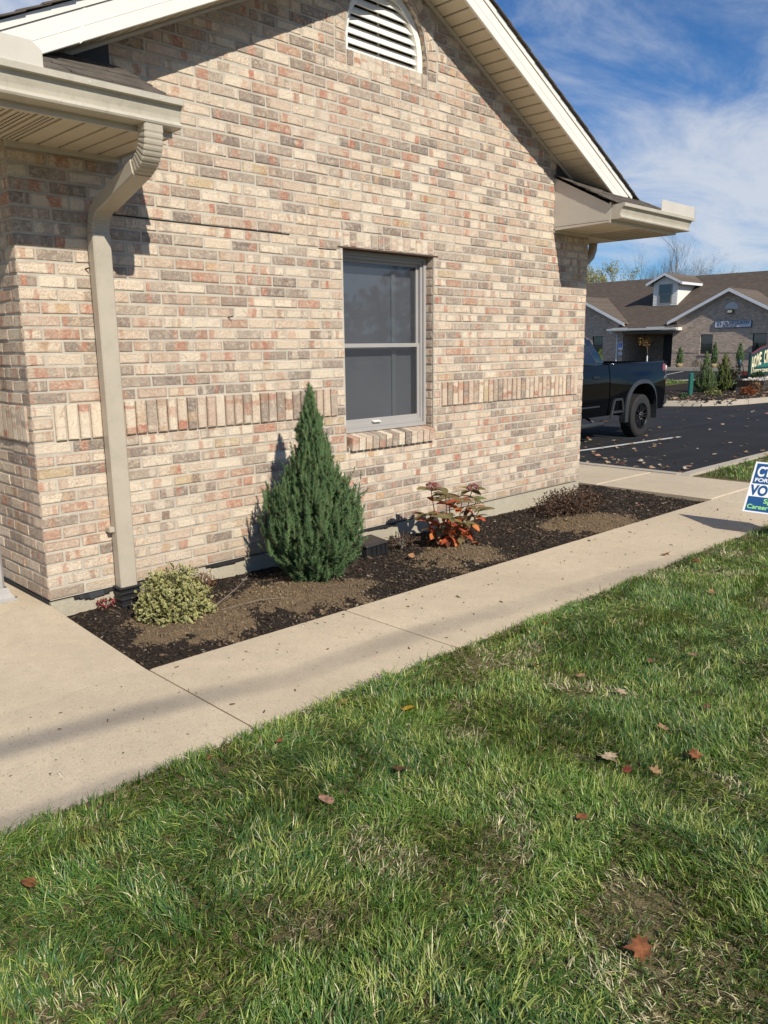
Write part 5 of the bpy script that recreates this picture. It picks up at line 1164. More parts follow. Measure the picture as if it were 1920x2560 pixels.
for sgn in (-1, 1):
    m = MB(); yd = lambda z: sgn * (yside(9, z) + .006)
    for xa in (-2.30, ):
        pass
    xs2 = [-1.62 - .07 * i for i in range(11)]
    vs = []; rows = 10
    for x in xs2:
        for k in range(rows + 1): z = .56 + (1.41 - .56) * k / rows; vs.append((x, yd(z), z))
    m.add(vs, [(i * 11 + k, i * 11 + k + 1, (i + 1) * 11 + k + 1, (i + 1) * 11 + k) for i in range(10) for k in range(10)]); dr = m.build('rear_door', M_CAR, tr, smooth=True)
    m = MB(); m.box(-1.86, -1.66, yd(1.22) - .02, yd(1.22) + .025 if sgn > 0 else yd(1.22) + .02, 1.19, 1.235); m.build('door_handle', M_BLACKPL, dr, bevel=.01)
    m = MB(); m.box(-2.3, -1.62, min(yd(.7), yd(.7) + sgn * .012), max(yd(.7), yd(.7) + sgn * .012), .68, .705); m.build('door_moulding', M_CLAD, dr)
    m = MB(); yq = sgn * (HWD - .02); m.tube([(-4.9 + 1.5, yq, .36), (-1.45, yq, .36), (-1.36, yq - sgn * .06, .37)], .05, 10); m.tube([(-1.7, yq - sgn * .25, .5), (-1.7, yq, .38)], .022, 6); m.tube([(-2.9, yq - sgn * .25, .5), (-2.9, yq, .38)], .022, 6); m.build('step_bar', M_CLAD, tr, smooth=True)
    m = MB(); yq = sgn * (yside(-1.0, .62) + .006); yp = yq + sgn * .02
    fr_ = [(-1.20, .46), (-1.08, .78), (-.80, .78), (-.74, .56)]
    for (ax, az), (bx_, bz) in zip(fr_[:-1], fr_[1:]): m.tube([(ax, yp, az), (bx_, yp, bz)], .026, 5)
    m.box(-1.16, -.70, min(yq - sgn * .1, yp), max(yq - sgn * .1, yp + sgn * .03), .53, .57); m.build('corner_step', M_CLAD, tr)
m = MB(); m.box(-1.268, -1.242, -yt + .02, yt - .02, .55, 1.42); m.build('gap_seal', M_BLACKPL, tr)

# ------------------------------------------------------------------ far office building
M_FWHITE = mat_simple('far_white_trim', (.74, .745, .75), .5, .05); M_FSIDE = mat_simple('dormer_siding', (.80, .775, .70), .5, .04); M_FGUT = mat_simple('far_gutter', (.62, .61, .57), .4, .06)
far = empty('office_building', (51, 17.28, -.2), label='long brick office building with brown shingle roof and dormer across the lot', cat='building')
FX = 51.0
def fbuild(m, name, mat, parent=None, **k):   # geometry is given in world metres, stored about the building's base
    m.v = [(a - 51, b - 17.28, c + .2) for a, b, c in m.v]; return m.build(name, mat, parent or far, **k)
gw = MB()
def frect(y0, y1, z0, z1, x=FX): gw.add([(x, y0, z0), (x, y1, z0), (x, y1, z1), (x, y0, z1)], [(0, 3, 2, 1)])
def wing(yc, half, wins, vent):
    a, b = yc - half, yc + half; hs = sorted(wins)
    ycuts = [a]
    for y0, y1 in hs: ycuts += [y0, y1]
    ycuts.append(b)
    for i_ in range(len(ycuts) - 1):
        if i_ % 2 == 0: frect(ycuts[i_], ycuts[i_ + 1], -.6, 2.3)
        else: frect(ycuts[i_], ycuts[i_ + 1], -.6, .60); frect(ycuts[i_], ycuts[i_ + 1], 1.86, 2.3)
    gw.add([(FX, a, 2.3), (FX, b, 2.3), (FX, b, 2.62), (FX, yc, 4.56), (FX, a, 2.62)], [(0, 4, 3, 2, 1)])
    for y0, y1 in hs:
        for q in ([(FX, y0, .60), (FX + .12, y0, .60), (FX + .12, y0, 1.86), (FX, y0, 1.86)], [(FX, y1, .60), (FX + .12, y1, .60), (FX + .12, y1, 1.86), (FX, y1, 1.86)], [(FX, y0, 1.86), (FX, y1, 1.86), (FX + .12, y1, 1.86), (FX + .12, y0, 1.86)]): gw.add(q, [(0, 1, 2, 3)])
wing(17.28, 3.72, [(14.87, 15.72), (18.25, 19.07)], True); wing(28.4, 3.72, [(26.25, 27.1), (29.5, 30.35)], False)
for y in (21.0, 24.68): gw.add([(FX, y, -.6), (FX + 3.6, y, -.6), (FX + 3.6, y, 2.4), (FX, y, 2.4)], [(0, 1, 2, 3)])
gw.add([(FX + 3.6, 21, -.6), (FX + 3.6, 24.68, -.6), (FX + 3.6, 24.68, 2.4), (FX + 3.6, 21, 2.4)], [(0, 1, 2, 3)])
gw.add([(FX, 13.56, -.6), (FX + 14, 13.56, -.6), (FX + 14, 13.56, 2.5), (FX, 13.56, 2.5)], [(0, 1, 2, 3)])
gw.add([(FX, 32.12, -.6), (FX + 14, 32.12, -.6), (FX + 14, 32.12, 2.5), (FX, 32.12, 2.5)], [(0, 1, 2, 3)])
fw = fbuild(gw, 'wall', M_FBRICK, fix=False)
for ya, yb2 in ((13.6, 14.80), (15.8, 18.18), (19.14, 20.98), (24.7, 26.18), (27.2, 29.4)): m = MB(); m.box(FX - .018, FX + .01, ya, yb2, .68, .88); fbuild(m, 'soldier_band', M_FBRICK)
for y0, y1 in ((14.87, 15.72), (18.25, 19.07), (26.25, 27.1), (29.5, 30.35)): m = MB(); m.box(FX - .05, FX + .1, y0 - .03, y1 + .03, .50, .60); fbuild(m, 'brick_sill', M_FBRICK)
for y0, y1 in ((14.87, 15.72), (18.25, 19.07), (26.25, 27.1), (29.5, 30.35)):
    m = MB(); t = .04
    m.box(FX + .07, FX + .12, y0, y0 + t, .6, 1.86); m.box(FX + .07, FX + .12, y1 - t, y1, .6, 1.86); m.box(FX + .07, FX + .12, y0 + t, y1 - t, 1.82, 1.86); m.box(FX + .07, FX + .12, y0 + t, y1 - t, .6, .64); m.box(FX + .075, FX + .12, y0 + t, y1 - t, 1.20, 1.235)
    wo = fbuild(m, 'window', M_CLAD); fbuild(MB().box(FX + .10, FX + .11, y0 + t, y1 - t, 1.235, 1.82), 'pane', M_FGLASS, wo); fbuild(MB().box(FX + .10, FX + .11, y0 + t, y1 - t, .64, 1.20), 'pane', M_FGLASS, wo)
    fbuild(MB().box(FX + .3, FX + .31, y0 - .1, y1 + .1, .5, 1.95), 'shade', M_DARK, wo)
# gable vents, wall light
for yc in (17.18, 28.4):
    m = MB(); q = [(yc + .40 * math.cos(math.pi * i_ / 16), 3.42 + .42 * math.sin(math.pi * i_ / 16)) for i_ in range(17)]; m.prism([(FX - .03, y, z) for y, z in q], (.05, 0, 0)); vo = fbuild(m, 'gable_vent', M_FWHITE)
    for k in range(5):
        z = 3.46 + k * .07; hw_ = .34 * math.sqrt(max(.02, 1 - ((z - 3.42) / .42) ** 2)); fbuild(MB().hexa([(FX - .055, yc - hw_, z), (FX - .055, yc + hw_, z), (FX - .03, yc + hw_, z + .045), (FX - .03, yc - hw_, z + .045), (FX - .05, yc - hw_, z + .006), (FX - .05, yc + hw_, z + .006), (FX - .026, yc + hw_, z + .05), (FX - .026, yc - hw_, z + .05)]), 'louver_slat', M_FGUT, vo)
m = MB(); m.box(FX - .26, FX, 17.02, 17.36, 3.16, 3.38); wl = fbuild(m, 'wall_light', mat_simple('bronze_metal', (.10, .075, .045), .5, .2), bevel=.02); fbuild(MB().box(FX - .27, FX - .255, 17.06, 17.32, 3.19, 3.33), 'lens', mat_simple('lamp_lens', (.62, .62, .5), .3, .1), wl)
# roofs
m = MB(); ZE, XE, XR, ZRg = 2.34, 50.38, 58.1, 6.2
def slab4(m, q, t=.05): m.hexa([tuple(Vector(a) - Vector((0, 0, t))) for a in q] + list(q))
XW = 51.06; ZW = ZE + (XW - XE) * .5
slab4(m, [(XW, 10.0, ZW), (XW, 36, ZW), (XR, 36, ZRg), (XR, 10.0, ZRg)]); slab4(m, [(XE, 20.75, ZE), (XE, 24.9, ZE), (XW + .01, 24.9, ZW + .009), (XW + .01, 20.75, ZW + .009)]); slab4(m, [(66, 36, 2.3), (66, 10, 2.3), (XR, 10, ZRg), (XR, 36, ZRg)])
rf = fbuild(m, 'roof', M_FSHING)
for yc in (17.28, 28.4):
    m = MB(); zr0 = 4.74; xb = XE + (zr0 - ZE) / .5 + .2
    for s_ in (-1, 1): slab4(m, [(50.62, yc + s_ * 4.1, zr0 - .5 * 4.1 + .0), (53.6, yc + s_ * 4.1, zr0 - .5 * 4.1), (xb, yc, zr0), (50.62, yc, zr0)], .045)
    fbuild(m, 'gable_roof', mat_shingle('far_gable_shingle', True, (.165, .132, .104)), None)
    for s_ in (-1, 1):
        m = MB(); f0, f1 = (50.60, yc, zr0 - .03), (50.60, yc + s_ * 3.98, zr0 - .5 * 3.98 - .03)
        m.hexa([(50.58, f0[1], f0[2] - .20), (50.58, f1[1], f1[2] - .20), (50.66, f1[1], f1[2] - .20), (50.66, f0[1], f0[2] - .20), (50.58, f0[1], f0[2]), (50.58, f1[1], f1[2]), (50.66, f1[1], f1[2]), (50.66, f0[1], f0[2])]); fbuild(m, 'rake_fascia', M_FWHITE)
        m = MB(); m.hexa([(50.66, f0[1], f0[2] - .19), (50.66, f1[1], f1[2] - .19), (51, f1[1], f1[2] - .19), (51, f0[1], f0[2] - .19), (50.66, f0[1], f0[2] - .17), (50.66, f1[1], f1[2] - .17), (51, f1[1], f1[2] - .17), (51, f0[1], f0[2] - .17)]); fbuild(m, 'rake_soffit', M_FSIDE)
        ya, yb2 = sorted((yc + s_ * 3.1, yc + s_ * 4.3)); m = MB(); m.box(50.42, 51, ya, yb2, 2.16, 2.36); fbuild(m, 'cornice_return', M_FSIDE)
m = MB(); m.box(50.28, 50.42, 20.45, 25.6, 2.20, 2.34); g_ = fbuild(m, 'gutter', M_FGUT, bevel=.02)
m = MB(); m.box(50.30, 50.32, 24.0, 25.1, 2.34, 2.40); m.box(50.30, 50.32, 21.3, 22.6, 2.34, 2.42); fbuild(m, 'splash_guard', M_FGUT, g_)
m = MB(); m.box(50.9, 51.05, 21.0, 24.68, 1.98, 2.3); fbuild(m, 'porch_beam', mat_simple('porch_beam', (.20, .165, .125), .7, .1))
m = MB(); m.box(51, 54.6, 21.0, 24.68, 2.10, 2.12); fbuild(m, 'porch_ceiling', M_FSIDE)
m = MB(); m.box(54.4, 54.58, 22.2, 23.3, -.2, 1.9); fbuild(m, 'porch_door', mat_simple('dark_door', (.03, .028, .026), .4, .2))
m = MB(); m.tube([(50.35, 25.4, 2.2), (50.40, 25.3, 2.05), (50.9, 25.1, 1.88), (50.92, 25.08, 1.7), (50.92, 25.08, -.1)], .055, 6); fbuild(m, 'downspout', M_FWHITE)
# dormer
DXF = 53.55; dm = MB(); dy0, dy1, dz0, dz1 = 22.05, 23.87, 3.90, 5.46; dyc = (dy0 + dy1) / 2
dm.add([(DXF, dy0, dz0), (DXF, dy1, dz0), (DXF, dy1, dz1), (DXF, dyc, 6.0), (DXF, dy0, dz1)], [(0, 4, 3, 2, 1)])
for y in (dy0, dy1): dm.add([(DXF, y, dz0), (DXF, y, dz1), (DXF + 3.2, y, dz1)], [(0, 1, 2)])
do = fbuild(dm, 'dormer', M_FSIDE, fix=False)
for k in range(15):
    z = dz0 + .05 + k * .10
    for yA, yB in (((dy0 + .02, 22.42), (23.48, dy1 - .02)) if 4.0 < z < 5.42 else ((dy0 + .02, dy1 - .02),)):
        if z < dz1: fbuild(MB().hexa([(DXF - .025, yA, z), (DXF - .025, yB, z), (DXF, yB, z), (DXF, yA, z), (DXF - .006, yA, z + .098), (DXF - .006, yB, z + .098), (DXF, yB, z + .098), (DXF, yA, z + .098)]), 'siding_board', M_FSIDE, do)
m = MB(); t = .07; m.box(DXF - .05, DXF, 22.46, 22.46 + t, 4.04, 5.40); m.box(DXF - .05, DXF, 23.44 - t, 23.44, 4.04, 5.40); m.box(DXF - .05, DXF, 22.53, 23.37, 5.33, 5.40); m.box(DXF - .05, DXF, 22.53, 23.37, 4.04, 4.11); m.box(DXF - .045, DXF, 22.53, 23.37, 4.68, 4.74)
fbuild(m, 'dormer_frame', mat_simple('taupe_frame', (.30, .27, .24), .5, .05), do); fbuild(MB().box(DXF - .03, DXF - .02, 22.53, 23.37, 4.11, 5.33), 'pane', M_FGLASS, do)
m = MB(); zr0 = 6.17
for s_ in (-1, 1): slab4(m, [(DXF - .3, dyc + s_ * 1.32, zr0 - .5 * 1.32), (DXF + 3.4, dyc + s_ * 1.32, zr0 - .5 * 1.32), (DXF + 4.5, dyc, zr0), (DXF - .3, dyc, zr0)], .04)
fbuild(m, 'dormer_roof', mat_shingle('dormer_shingle', True, (.165, .132, .104)), do)
m = MB()
for s_ in (-1, 1):
    m.hexa([(DXF - .33, dyc, zr0 - .20), (DXF - .33, dyc + s_ * 1.35, zr0 - .20 - .675), (DXF - .28, dyc + s_ * 1.35, zr0 - .20 - .675), (DXF - .28, dyc, zr0 - .2), (DXF - .33, dyc, zr0 - .02), (DXF - .33, dyc + s_ * 1.35, zr0 - .02 - .675), (DXF - .28, dyc + s_ * 1.35, zr0 - .02 - .675), (DXF - .28, dyc, zr0 - .02)])
    ya, yb2 = sorted((dyc + s_ * 1.30, dyc + s_ * 1.36)); m.box(DXF - .28, DXF + 2.9, ya, yb2, zr0 - .66 - .20, zr0 - .66 - .03)
fbuild(m, 'dormer_fascia', M_FWHITE, do)
fbuild(MB().box(49.4, 51, 10, 34, -.5, -.27), 'plinth_bed', M_MULCHB)
curbpath([(48.9, 10), (48.9, 21), (49.3, 24), (49.3, 36)], -.3, -.7, -.22)
# wall sign
M_INK = mat_simple('sign_ink', (.012, .016, .03), .5, .1); M_PANEL = mat_simple('pale_panel', (.60, .63, .72), .5, .02)
wsn = empty('wall_sign', (FX - .05, 17.0, 2.26), label='white CROSSCOUNTRY MORTGAGE sign on the far brick gable', cat='sign')
m = MB(); m.box(-.03, .05, -1.17, 1.17, 0, .44); m.build('border', M_INK, wsn); m = MB(); m.box(-.036, -.029, -1.14, 1.14, .025, .415); m.build('panel', M_PANEL, wsn)
RW = (math.radians(90), 0, math.radians(-90))
lettering('CROSSCOUNTRY', .27, M_INK, wsn, (-.040, .64, .195), RW, .002, .006, fit=1.70); lettering('MORTGAGE', .165, M_INK, wsn, (-.040, .64, .055), RW, .002, .004, fit=.90)
em = MB()
for k, rr_ in enumerate((.150, .108, .066)):
    for h_ in (0, 1):
        for i_ in range(10):
            a0, a1 = [math.pi * .5 + (math.pi if h_ else 0) + (math.pi * .86) * (j / 10) + .22 for j in (i_, i_ + 1)]
            q = [(-.040, .86 - math.cos(a_) * R_, .215 + math.sin(a_) * R_) for a_, R_ in ((a0, rr_), (a1, rr_), (a1, rr_ - .022), (a0, rr_ - .022))]; em.prism(q, (.004, 0, 0))
em.build('emblem', M_INK, wsn)
# accessible parking signs on the porch pier
ps = empty('parking_sign', (FX - .03, 24.83, .9), label='blue and white accessible parking sign on the porch pier', cat='sign')
m = MB(); m.box(0, .02, -.17, .17, 0, .50); m.build('panel', M_SWHITE, ps); m = MB(); m.box(-.006, 0, -.13, .13, .16, .46); m.build('blue_field', mat_simple('access_blue', (.02, .10, .55), .5, .05), ps)
m = MB(); m.lathe([(.028, 0), (.028, .004)], 10, 'y'); m.v = [(-.012 + b_, .02 + a, .40 + c) for a, b_, c in m.v]
m.box(-.012, -.007, .0, .035, .29, .37)
for i_ in range(12):
    a0, a1 = (math.pi * (.9 + 1.3 * j / 12) for j in (i_, i_ + 1)); m.prism([(-.010, math.cos(a_) * -R_, .27 + math.sin(a_) * R_) for a_, R_ in ((a0, .085), (a1, .085), (a1, .062), (a0, .062))], (.004, 0, 0))
m.box(-.012, -.007, -.06, .03, .285, .305); m.build('wheelchair_symbol', M_SWHITE, ps)
ps2 = empty('notice_plate', (FX - .03, 24.83, .52), label='pale blank plate below the accessible parking sign', cat='sign'); MB().box(0, .02, -.16, .16, 0, .2).build('panel', M_PANEL, ps2)

# ---- plants along the far building
AP = [(0, .16), (.10, .22), (.35, .23), (.7, .19), (1.0, .12), (1.25, .03)]
M_BURLAP = mat_simple('burlap', (.34, .25, .13), .9, .25, 20, .5, 60)
def balled(x, y, sc, seed, label, ball=True, cA=(.035, .085, .022), cB=(.085, .155, .05)):
    o = conifer('arborvitae', (x, y, -.26 + (.18 if ball else 0)), [(h * sc, r * 1.05) for h, r in AP], 90, 40, seed, label, 'shrub', 'young arborvitae by the far building', cA, cB, .06, .22, .25, False, .016)
    if ball: m = MB(); m.lathe([(.05, -.22), (.19, -.16), (.23, -.04), (.19, .08), (.05, .14)], 12); m.build('root_ball', M_BURLAP, o, smooth=True)
balled(49.8, 19.85, .95, 61, 'burlap-balled arborvitae left of the far wall window'); balled(49.8, 17.55, 1.12, 62, 'burlap-balled arborvitae covering the right side of the far window'); balled(49.8, 15.95, 1.1, 63, 'burlap-balled arborvitae left of the green office sign'); balled(49.6, 25.6, 1.0, 64, 'small arborvitae without root ball beyond the truck cab', False, (.06, .10, .02), (.15, .20, .04))
leaf_ball('red_shrub', (49.8, 16.75, -.05), .26, .22, .42, 160, 65, 'sparse dark red shrub between the far arborvitae', [(.16, .035, .03), (.11, .03, .03)], None, .07, .045, stems=20)
leaf_ball('dead_perennial', (49.8, 18.75, -.26), .2, .2, .5, 140, 66, 'dark wilted plant before the far window', [(.035, .03, .022), (.06, .05, .03)], None, .09, .03, 'plant', 20)
# small tree on the porch
def tree_mesh(m, p, d, L, r, depth, rg, spread=.6, up=.1, n=5, tips=None, kids=(2, 3), taper=.62, seg=3):
    pts = [Vector(p)]; d = Vector(d).normalized()
    for k in range(seg):
        d = (d + Vector((rg.gauss(0, .13), rg.gauss(0, .13), rg.gauss(0, .08) + up * .25))).normalized(); pts.append(pts[-1] + d * L / seg)
    rad = [r * (1 - (1 - taper) * i_ / seg) for i_ in range(seg + 1)]; m.tube(pts, rad, max(3, n), False)
    if depth == 0:
        if tips is not None: tips += pts[1:]
        return
    for k in range(rg.randint(*kids)):
        ax = Vector((rg.gauss(0, 1), rg.gauss(0, 1), rg.gauss(0, 1))).normalized(); nd = (d + ax * spread + Vector((0, 0, up))).normalized()
        t = rg.uniform(.55, 1.0); b_ = pts[-1] if k == 0 else pts[0].lerp(pts[-1], t) if seg < 2 else pts[max(1, int(t * seg))]
        tree_mesh(m, b_, nd, L * rg.uniform(.62, .85), rad[-1] * (.9 if k == 0 else .7), depth - 1, rg, spread, up, n - 1, tips, kids, taper, seg)
def tree(name, base, H, r, depth, seed, label, leaves=0, lcols=None, lsize=.25, spread=.55, up=.12, bark=M_TWIG, kids=(2, 3), trunkfrac=.3, group=None, wrap=None, cat='tree', lead=1):
    rg = random.Random(seed); root = empty(name, base, label=label, cat=cat, group=group); m = MB(); tips = []
    m.tube([(0, 0, -.2), (0, 0, H * trunkfrac * .5), (.02 * H * .2, 0, H * trunkfrac)], [r * 1.2, r, r * .85], 8, False)
    m.build('trunk', bark, root, smooth=True, fix=False); m = MB()
    for k in range(lead): tree_mesh(m, (0, 0, H * trunkfrac * (.9 if k else .98)), (rg.gauss(0, .12 + .25 * (k > 0)), rg.gauss(0, .12 + .25 * (k > 0)), 1), H * .25, r * .85 * (1 if not k else .7), depth, rg, spread, up, 6, tips, kids)
    m.build('crown', bark, root, fix=False)
    if leaves:
        r_ = np.random.RandomState(seed); tp = np.array([tuple(t) for t in tips]); P = tp[r_.randint(0, len(tp), leaves)] + r_.normal(0, lsize * .9, (leaves, 3)); cc = np.array(lcols)
        V, F, K = leaf_cards(P, unit(r_.normal(0, 1, P.shape)), unit(r_.normal(0, 1, P.shape)), lsize * r_.uniform(.6, 1.3, leaves), lsize * .7 * r_.uniform(.6, 1.2, leaves), cc[r_.randint(0, len(cc), leaves)] * r_.uniform(.7, 1.2, (leaves, 1)))
        link('leaves', npmesh('leaves', V, F, M_LEAF, K), root)
    if wrap: MB().lathe([(r * 1.5, 0), (r * 1.45, wrap)], 10).build('trunk_wrap', M_FWHITE, root)
    return root
tree('ornamental_tree', (50.5, 22.5, -.26), 1.95, .03, 3, 71, 'little tree with orange leaves and white trunk wrap at the porch', 260, [(.36, .20, .04), (.26, .11, .03), (.42, .28, .09), (.16, .08, .03)], .10, .75, .05, M_BARK, (2, 3), .52, wrap=.75, lead=2)
bk = empty('bucket', (47.9, 19.95, -.43), label='white bucket holding a dead plant by the far curb', cat='bucket'); m = MB(); m.lathe([(.13, 0), (.16, .36), (.145, .36), (.12, .03)], 16); m.build('pail', M_FWHITE, bk, smooth=True)
r_ = np.random.RandomState(2); m = MB()
for k in range(14): a = r_.uniform(0, 6.28); m.tube([(0, 0, .1), (math.cos(a) * .15, math.sin(a) * .15, r_.uniform(.5, .8))], [.008, .003], 4, False)
m.build('dead_stalks', M_BARK, bk, fix=False)

# ------------------------------------------------------------------ landscaped island
isl = [(20.45, 7.5), (20.65, 6.55), (21.15, 5.75), (21.9, 5.2), (22.8, 4.95), (24, 4.75), (27, 4.62), (31, 5.0), (35, 7), (36.2, 9.5), (35, 11.8), (31.5, 12.9), (27, 12.6), (23.4, 10.8), (21.2, 9)]
curbpath(isl, .17, -.8, -.30, True)
m = MB(); c0 = (27.5, 8.2); n_ = len(isl); m.add([(c0[0], c0[1], -.27)] + [(x + (c0[0] - x) * .012, y + (c0[1] - y) * .03, -.325) for x, y in isl], [(0, 1 + i_, 1 + (i_ + 1) % n_) for i_ in range(n_)]); m.build('island_bed', M_MULCHB, kind='structure')
gi = [(22.0, 9.2), (24.5, 9.3), (27.2, 10.2), (31, 10.6), (31.3, 12.6), (27, 12.4), (23.5, 10.7)]
m = MB(); m.prism([(x, y, -.34) for x, y in gi], (0, 0, .10)); m.build('island_lawn', M_EARTH, kind='structure')
def inpoly(P, poly):
    x, y = P[:, 0], P[:, 1]; c = np.zeros(len(P), bool); j = len(poly) - 1
    for i_ in range(len(poly)):
        xi, yi = poly[i_]; xj, yj = poly[j]; c ^= ((yi > y) != (yj > y)) & (x < (xj - xi) * (y - yi) / (yj - yi + 1e-12) + xi); j = i_
    return c
grass('grass', 22, 31.3, 9.2, 12.6, 900, .11, lambda x, y: -.245, 55, 'patch of grass at the back of the island', lambda P, r: inpoly(P, gi), bare=False, wmul=5)
V, F, C = chips(1500, (20.8, 30), (4.95, 9.2), lambda x, y: -.315, lambda x, y, r: True, .04, .10, lambda r: (.34, .24, .15) if r.rand() < .22 else mcol(r), 8)
tag(link('mulch', npmesh('mulch', V, F, M_CHIP, C)), label='dark mulch and leaf litter on the island', cat='mulch', kind='stuff')
conifer('island_juniper', (25.3, 7.38, -.32), [(0, .30), (.2, .40), (.5, .38), (.75, .22), (1.0, .10), (1.32, .03)], 190, 45, 81, 'bushy juniper with a thin spire right of the green post', 'shrub', None, (.045, .085, .028), (.11, .16, .055), .055, .26, .6, False, .011)
conifer('island_arborvitae', (26.4, 7.22, -.32), [(0, .26), (.2, .33), (.5, .30), (.8, .20), (1.05, .10), (1.25, .03)], 170, 45, 82, 'yellowish green arborvitae between the juniper and the potted shrub', 'shrub', None, (.055, .085, .018), (.13, .155, .035), .055, .24, .4, False, .012)
pt = empty('potted_shrub', (26.6, 7.0, -.32), label='dark shrub in a black nursery pot on the island', cat='plant'); m = MB(); m.lathe([(.12, 0), (.155, .26), (.165, .26), (.165, .29), (.14, .29), (.12, .1)], 18); m.build('pot', mat_simple('pot_plastic', (.03, .045, .05), .4, .15), pt, smooth=True)
r_ = np.random.RandomState(9); d = unit(r_.normal(0, 1, (420, 3))); P = d * np.array((.27, .27, .27)) * r_.uniform(.4, 1.1, (420, 1)) + np.array((0, 0, .58)); cc = np.array(((.03, .055, .022), (.05, .075, .03), (.09, .05, .04)))
V, F, K = leaf_cards(P, unit(r_.normal(0, 1, P.shape)), unit(r_.normal(0, 1, P.shape)), r_.uniform(.05, .09, 420), r_.uniform(.03, .05, 420), cc[r_.randint(0, 3, 420)]); link('foliage', npmesh('foliage', V, F, M_LEAF, K), pt)
m = MB()
for k in range(16): m.tube([(0, 0, .25), tuple(P[k])], [.008, .004], 4, False)
m.build('stems', M_BARK, pt, fix=False)
leaf_ball('golden_shrub', (24.1, 6.55, -.33), .30, .25, .17, 420, 83, 'low yellow green ground shrub below the juniper', [(.20, .22, .05), (.12, .16, .04), (.30, .27, .12)], None, .06, .035)
leaf_ball('small_green_plant', (22.6, 6.87, -.33), .15, .12, .11, 160, 84, 'small dark green plant left of the post', [(.05, .10, .035), (.08, .13, .05)], None, .06, .035, 'plant', 6)
leaf_ball('rust_mound_shrub', (25.1, 5.85, -.33), .25, .22, .22, 800, 85, 'rounded rust orange mound shrub on the island', [(.30, .085, .03), (.24, .07, .03), (.36, .13, .05)], None, .05, .03)
leaf_ball('faded_perennial', (26.4, 6.15, -.33), .22, .22, .36, 260, 86, 'faded brown perennial before the retaining wall', [(.30, .16, .08), (.20, .10, .05), (.14, .12, .05)], None, .09, .04, 'plant', 20)
leaf_ball('boxwood', (30.9, 7.75, -.12), .40, .35, .30, 800, 87, 'dark green boxwood behind the sign posts', [(.025, .055, .02), (.04, .075, .028)], None, .06, .04)
M_GPOST = mat_simple('green_post_paint', (.012, .12, .085), .45, .15, 12)
gpst = empty('green_post', (23.8, 7.2, -.35), -.6, label='short square green post standing in the island mulch', cat='post'); MB().hexa([(-.06, -.06, 0), (.06, -.06, 0), (.06, .06, 0), (-.06, .06, 0), (-.06, -.06, .72), (.06, -.06, .74), (.06, .06, .76), (-.06, .06, .74)]).build('shaft', M_GPOST, gpst, bevel=.006)
# monument sign
ms = empty('monument_sign', (30.56, 7.95, -.28), label='green HOME CROSSING office sign with gold letters on posts', cat='sign')
M_SGN = mat_simple('sign_dark_green', (.012, .05, .045), .5, .15, 8); M_CREAM = mat_simple('cream_letters', (.80, .74, .48), .5, .05); M_MAROON = mat_simple('maroon_edge', (.16, .035, .05), .5, .1); M_TEAL = mat_simple('teal_panel', (.02, .14, .12), .5, .1)
SWD = 3.3
def top(x): return 1.20 + .25 * math.sin(math.pi * min(1, max(0, (x - .25) / (SWD - .5)))) ** 1.15
pl_ = [(i_ * SWD / 30, 0, top(i_ * SWD / 30)) for i_ in range(31)]
m = MB(); m.prism([(0, 0, .37)] + pl_ + [(SWD, 0, .37)][::1], (0, .05, 0)); m.build('panel', M_SGN, ms)
m = MB()
for a, b_ in zip(pl_[:-1], pl_[1:]): m.hexa([(a[0], -.02, a[2] - .01), (b_[0], -.02, b_[2] - .01), (b_[0], .06, b_[2] - .01), (a[0], .06, a[2] - .01), (a[0], -.02, a[2] + .03), (b_[0], -.02, b_[2] + .03), (b_[0], .06, b_[2] + .03), (a[0], .06, a[2] + .03)])
m.build('top_moulding', M_MAROON, ms); m = MB(); m.box(-.03, .03, -.018, .06, .35, 1.22); m.box(SWD - .03, SWD + .03, -.018, .06, .35, 1.22); m.box(.03, SWD - .03, -.015, .06, .34, .385); m.build('frame', M_SGN, ms)
m = MB(); q = [(SWD / 2 + 1.25 * math.cos(math.pi * i_ / 20), -.008, .66 + .18 * math.sin(math.pi * i_ / 20)) for i_ in range(21)]; m.prism(q, (0, .006, 0)); m.build('painted_hill', M_TEAL, ms)
# arched main line: letters drawn one by one
chars = 'HOME CROSSING'; cxs = [.12 + i_ * .242 for i_ in range(13)]
for ch, x in zip(chars, cxs):
    if ch == ' ': continue
    hgt = top(x + .1) - .66 - .10 if not (ch == 'H' and x < .2) else .72
    zb2 = .66 + .17 * math.sin(math.pi * min(1, max(0, (x - .2) / (SWD - .4)))) if not (ch == 'H' and x < .2) else .44
    me = text_mesh(ch, 1.0, .004, .03); me.materials.clear(); me.materials.append(M_CREAM); xs = [v.co.x for v in me.vertices]; ysv = [v.co.y for v in me.vertices]
    o = link('lettering', me, ms, (x, -.012, zb2), (math.radians(90), 0, 0)); h_ = top(x + .1) - .10 - zb2; o.scale = (.205 / (max(xs) - min(xs)), h_ / (max(ysv) - min(ysv)), 1)
lettering('OFFICE CONDOMINIUMS', .17, M_CREAM, ms, (.42, -.012, .46), (math.radians(90), 0, 0), .004, .004, fit=2.5)
for x in (.10, SWD - .22): MB().box(x, x + .12, -.03, .09, -.35, .37).build('post', M_GPOST, ms)
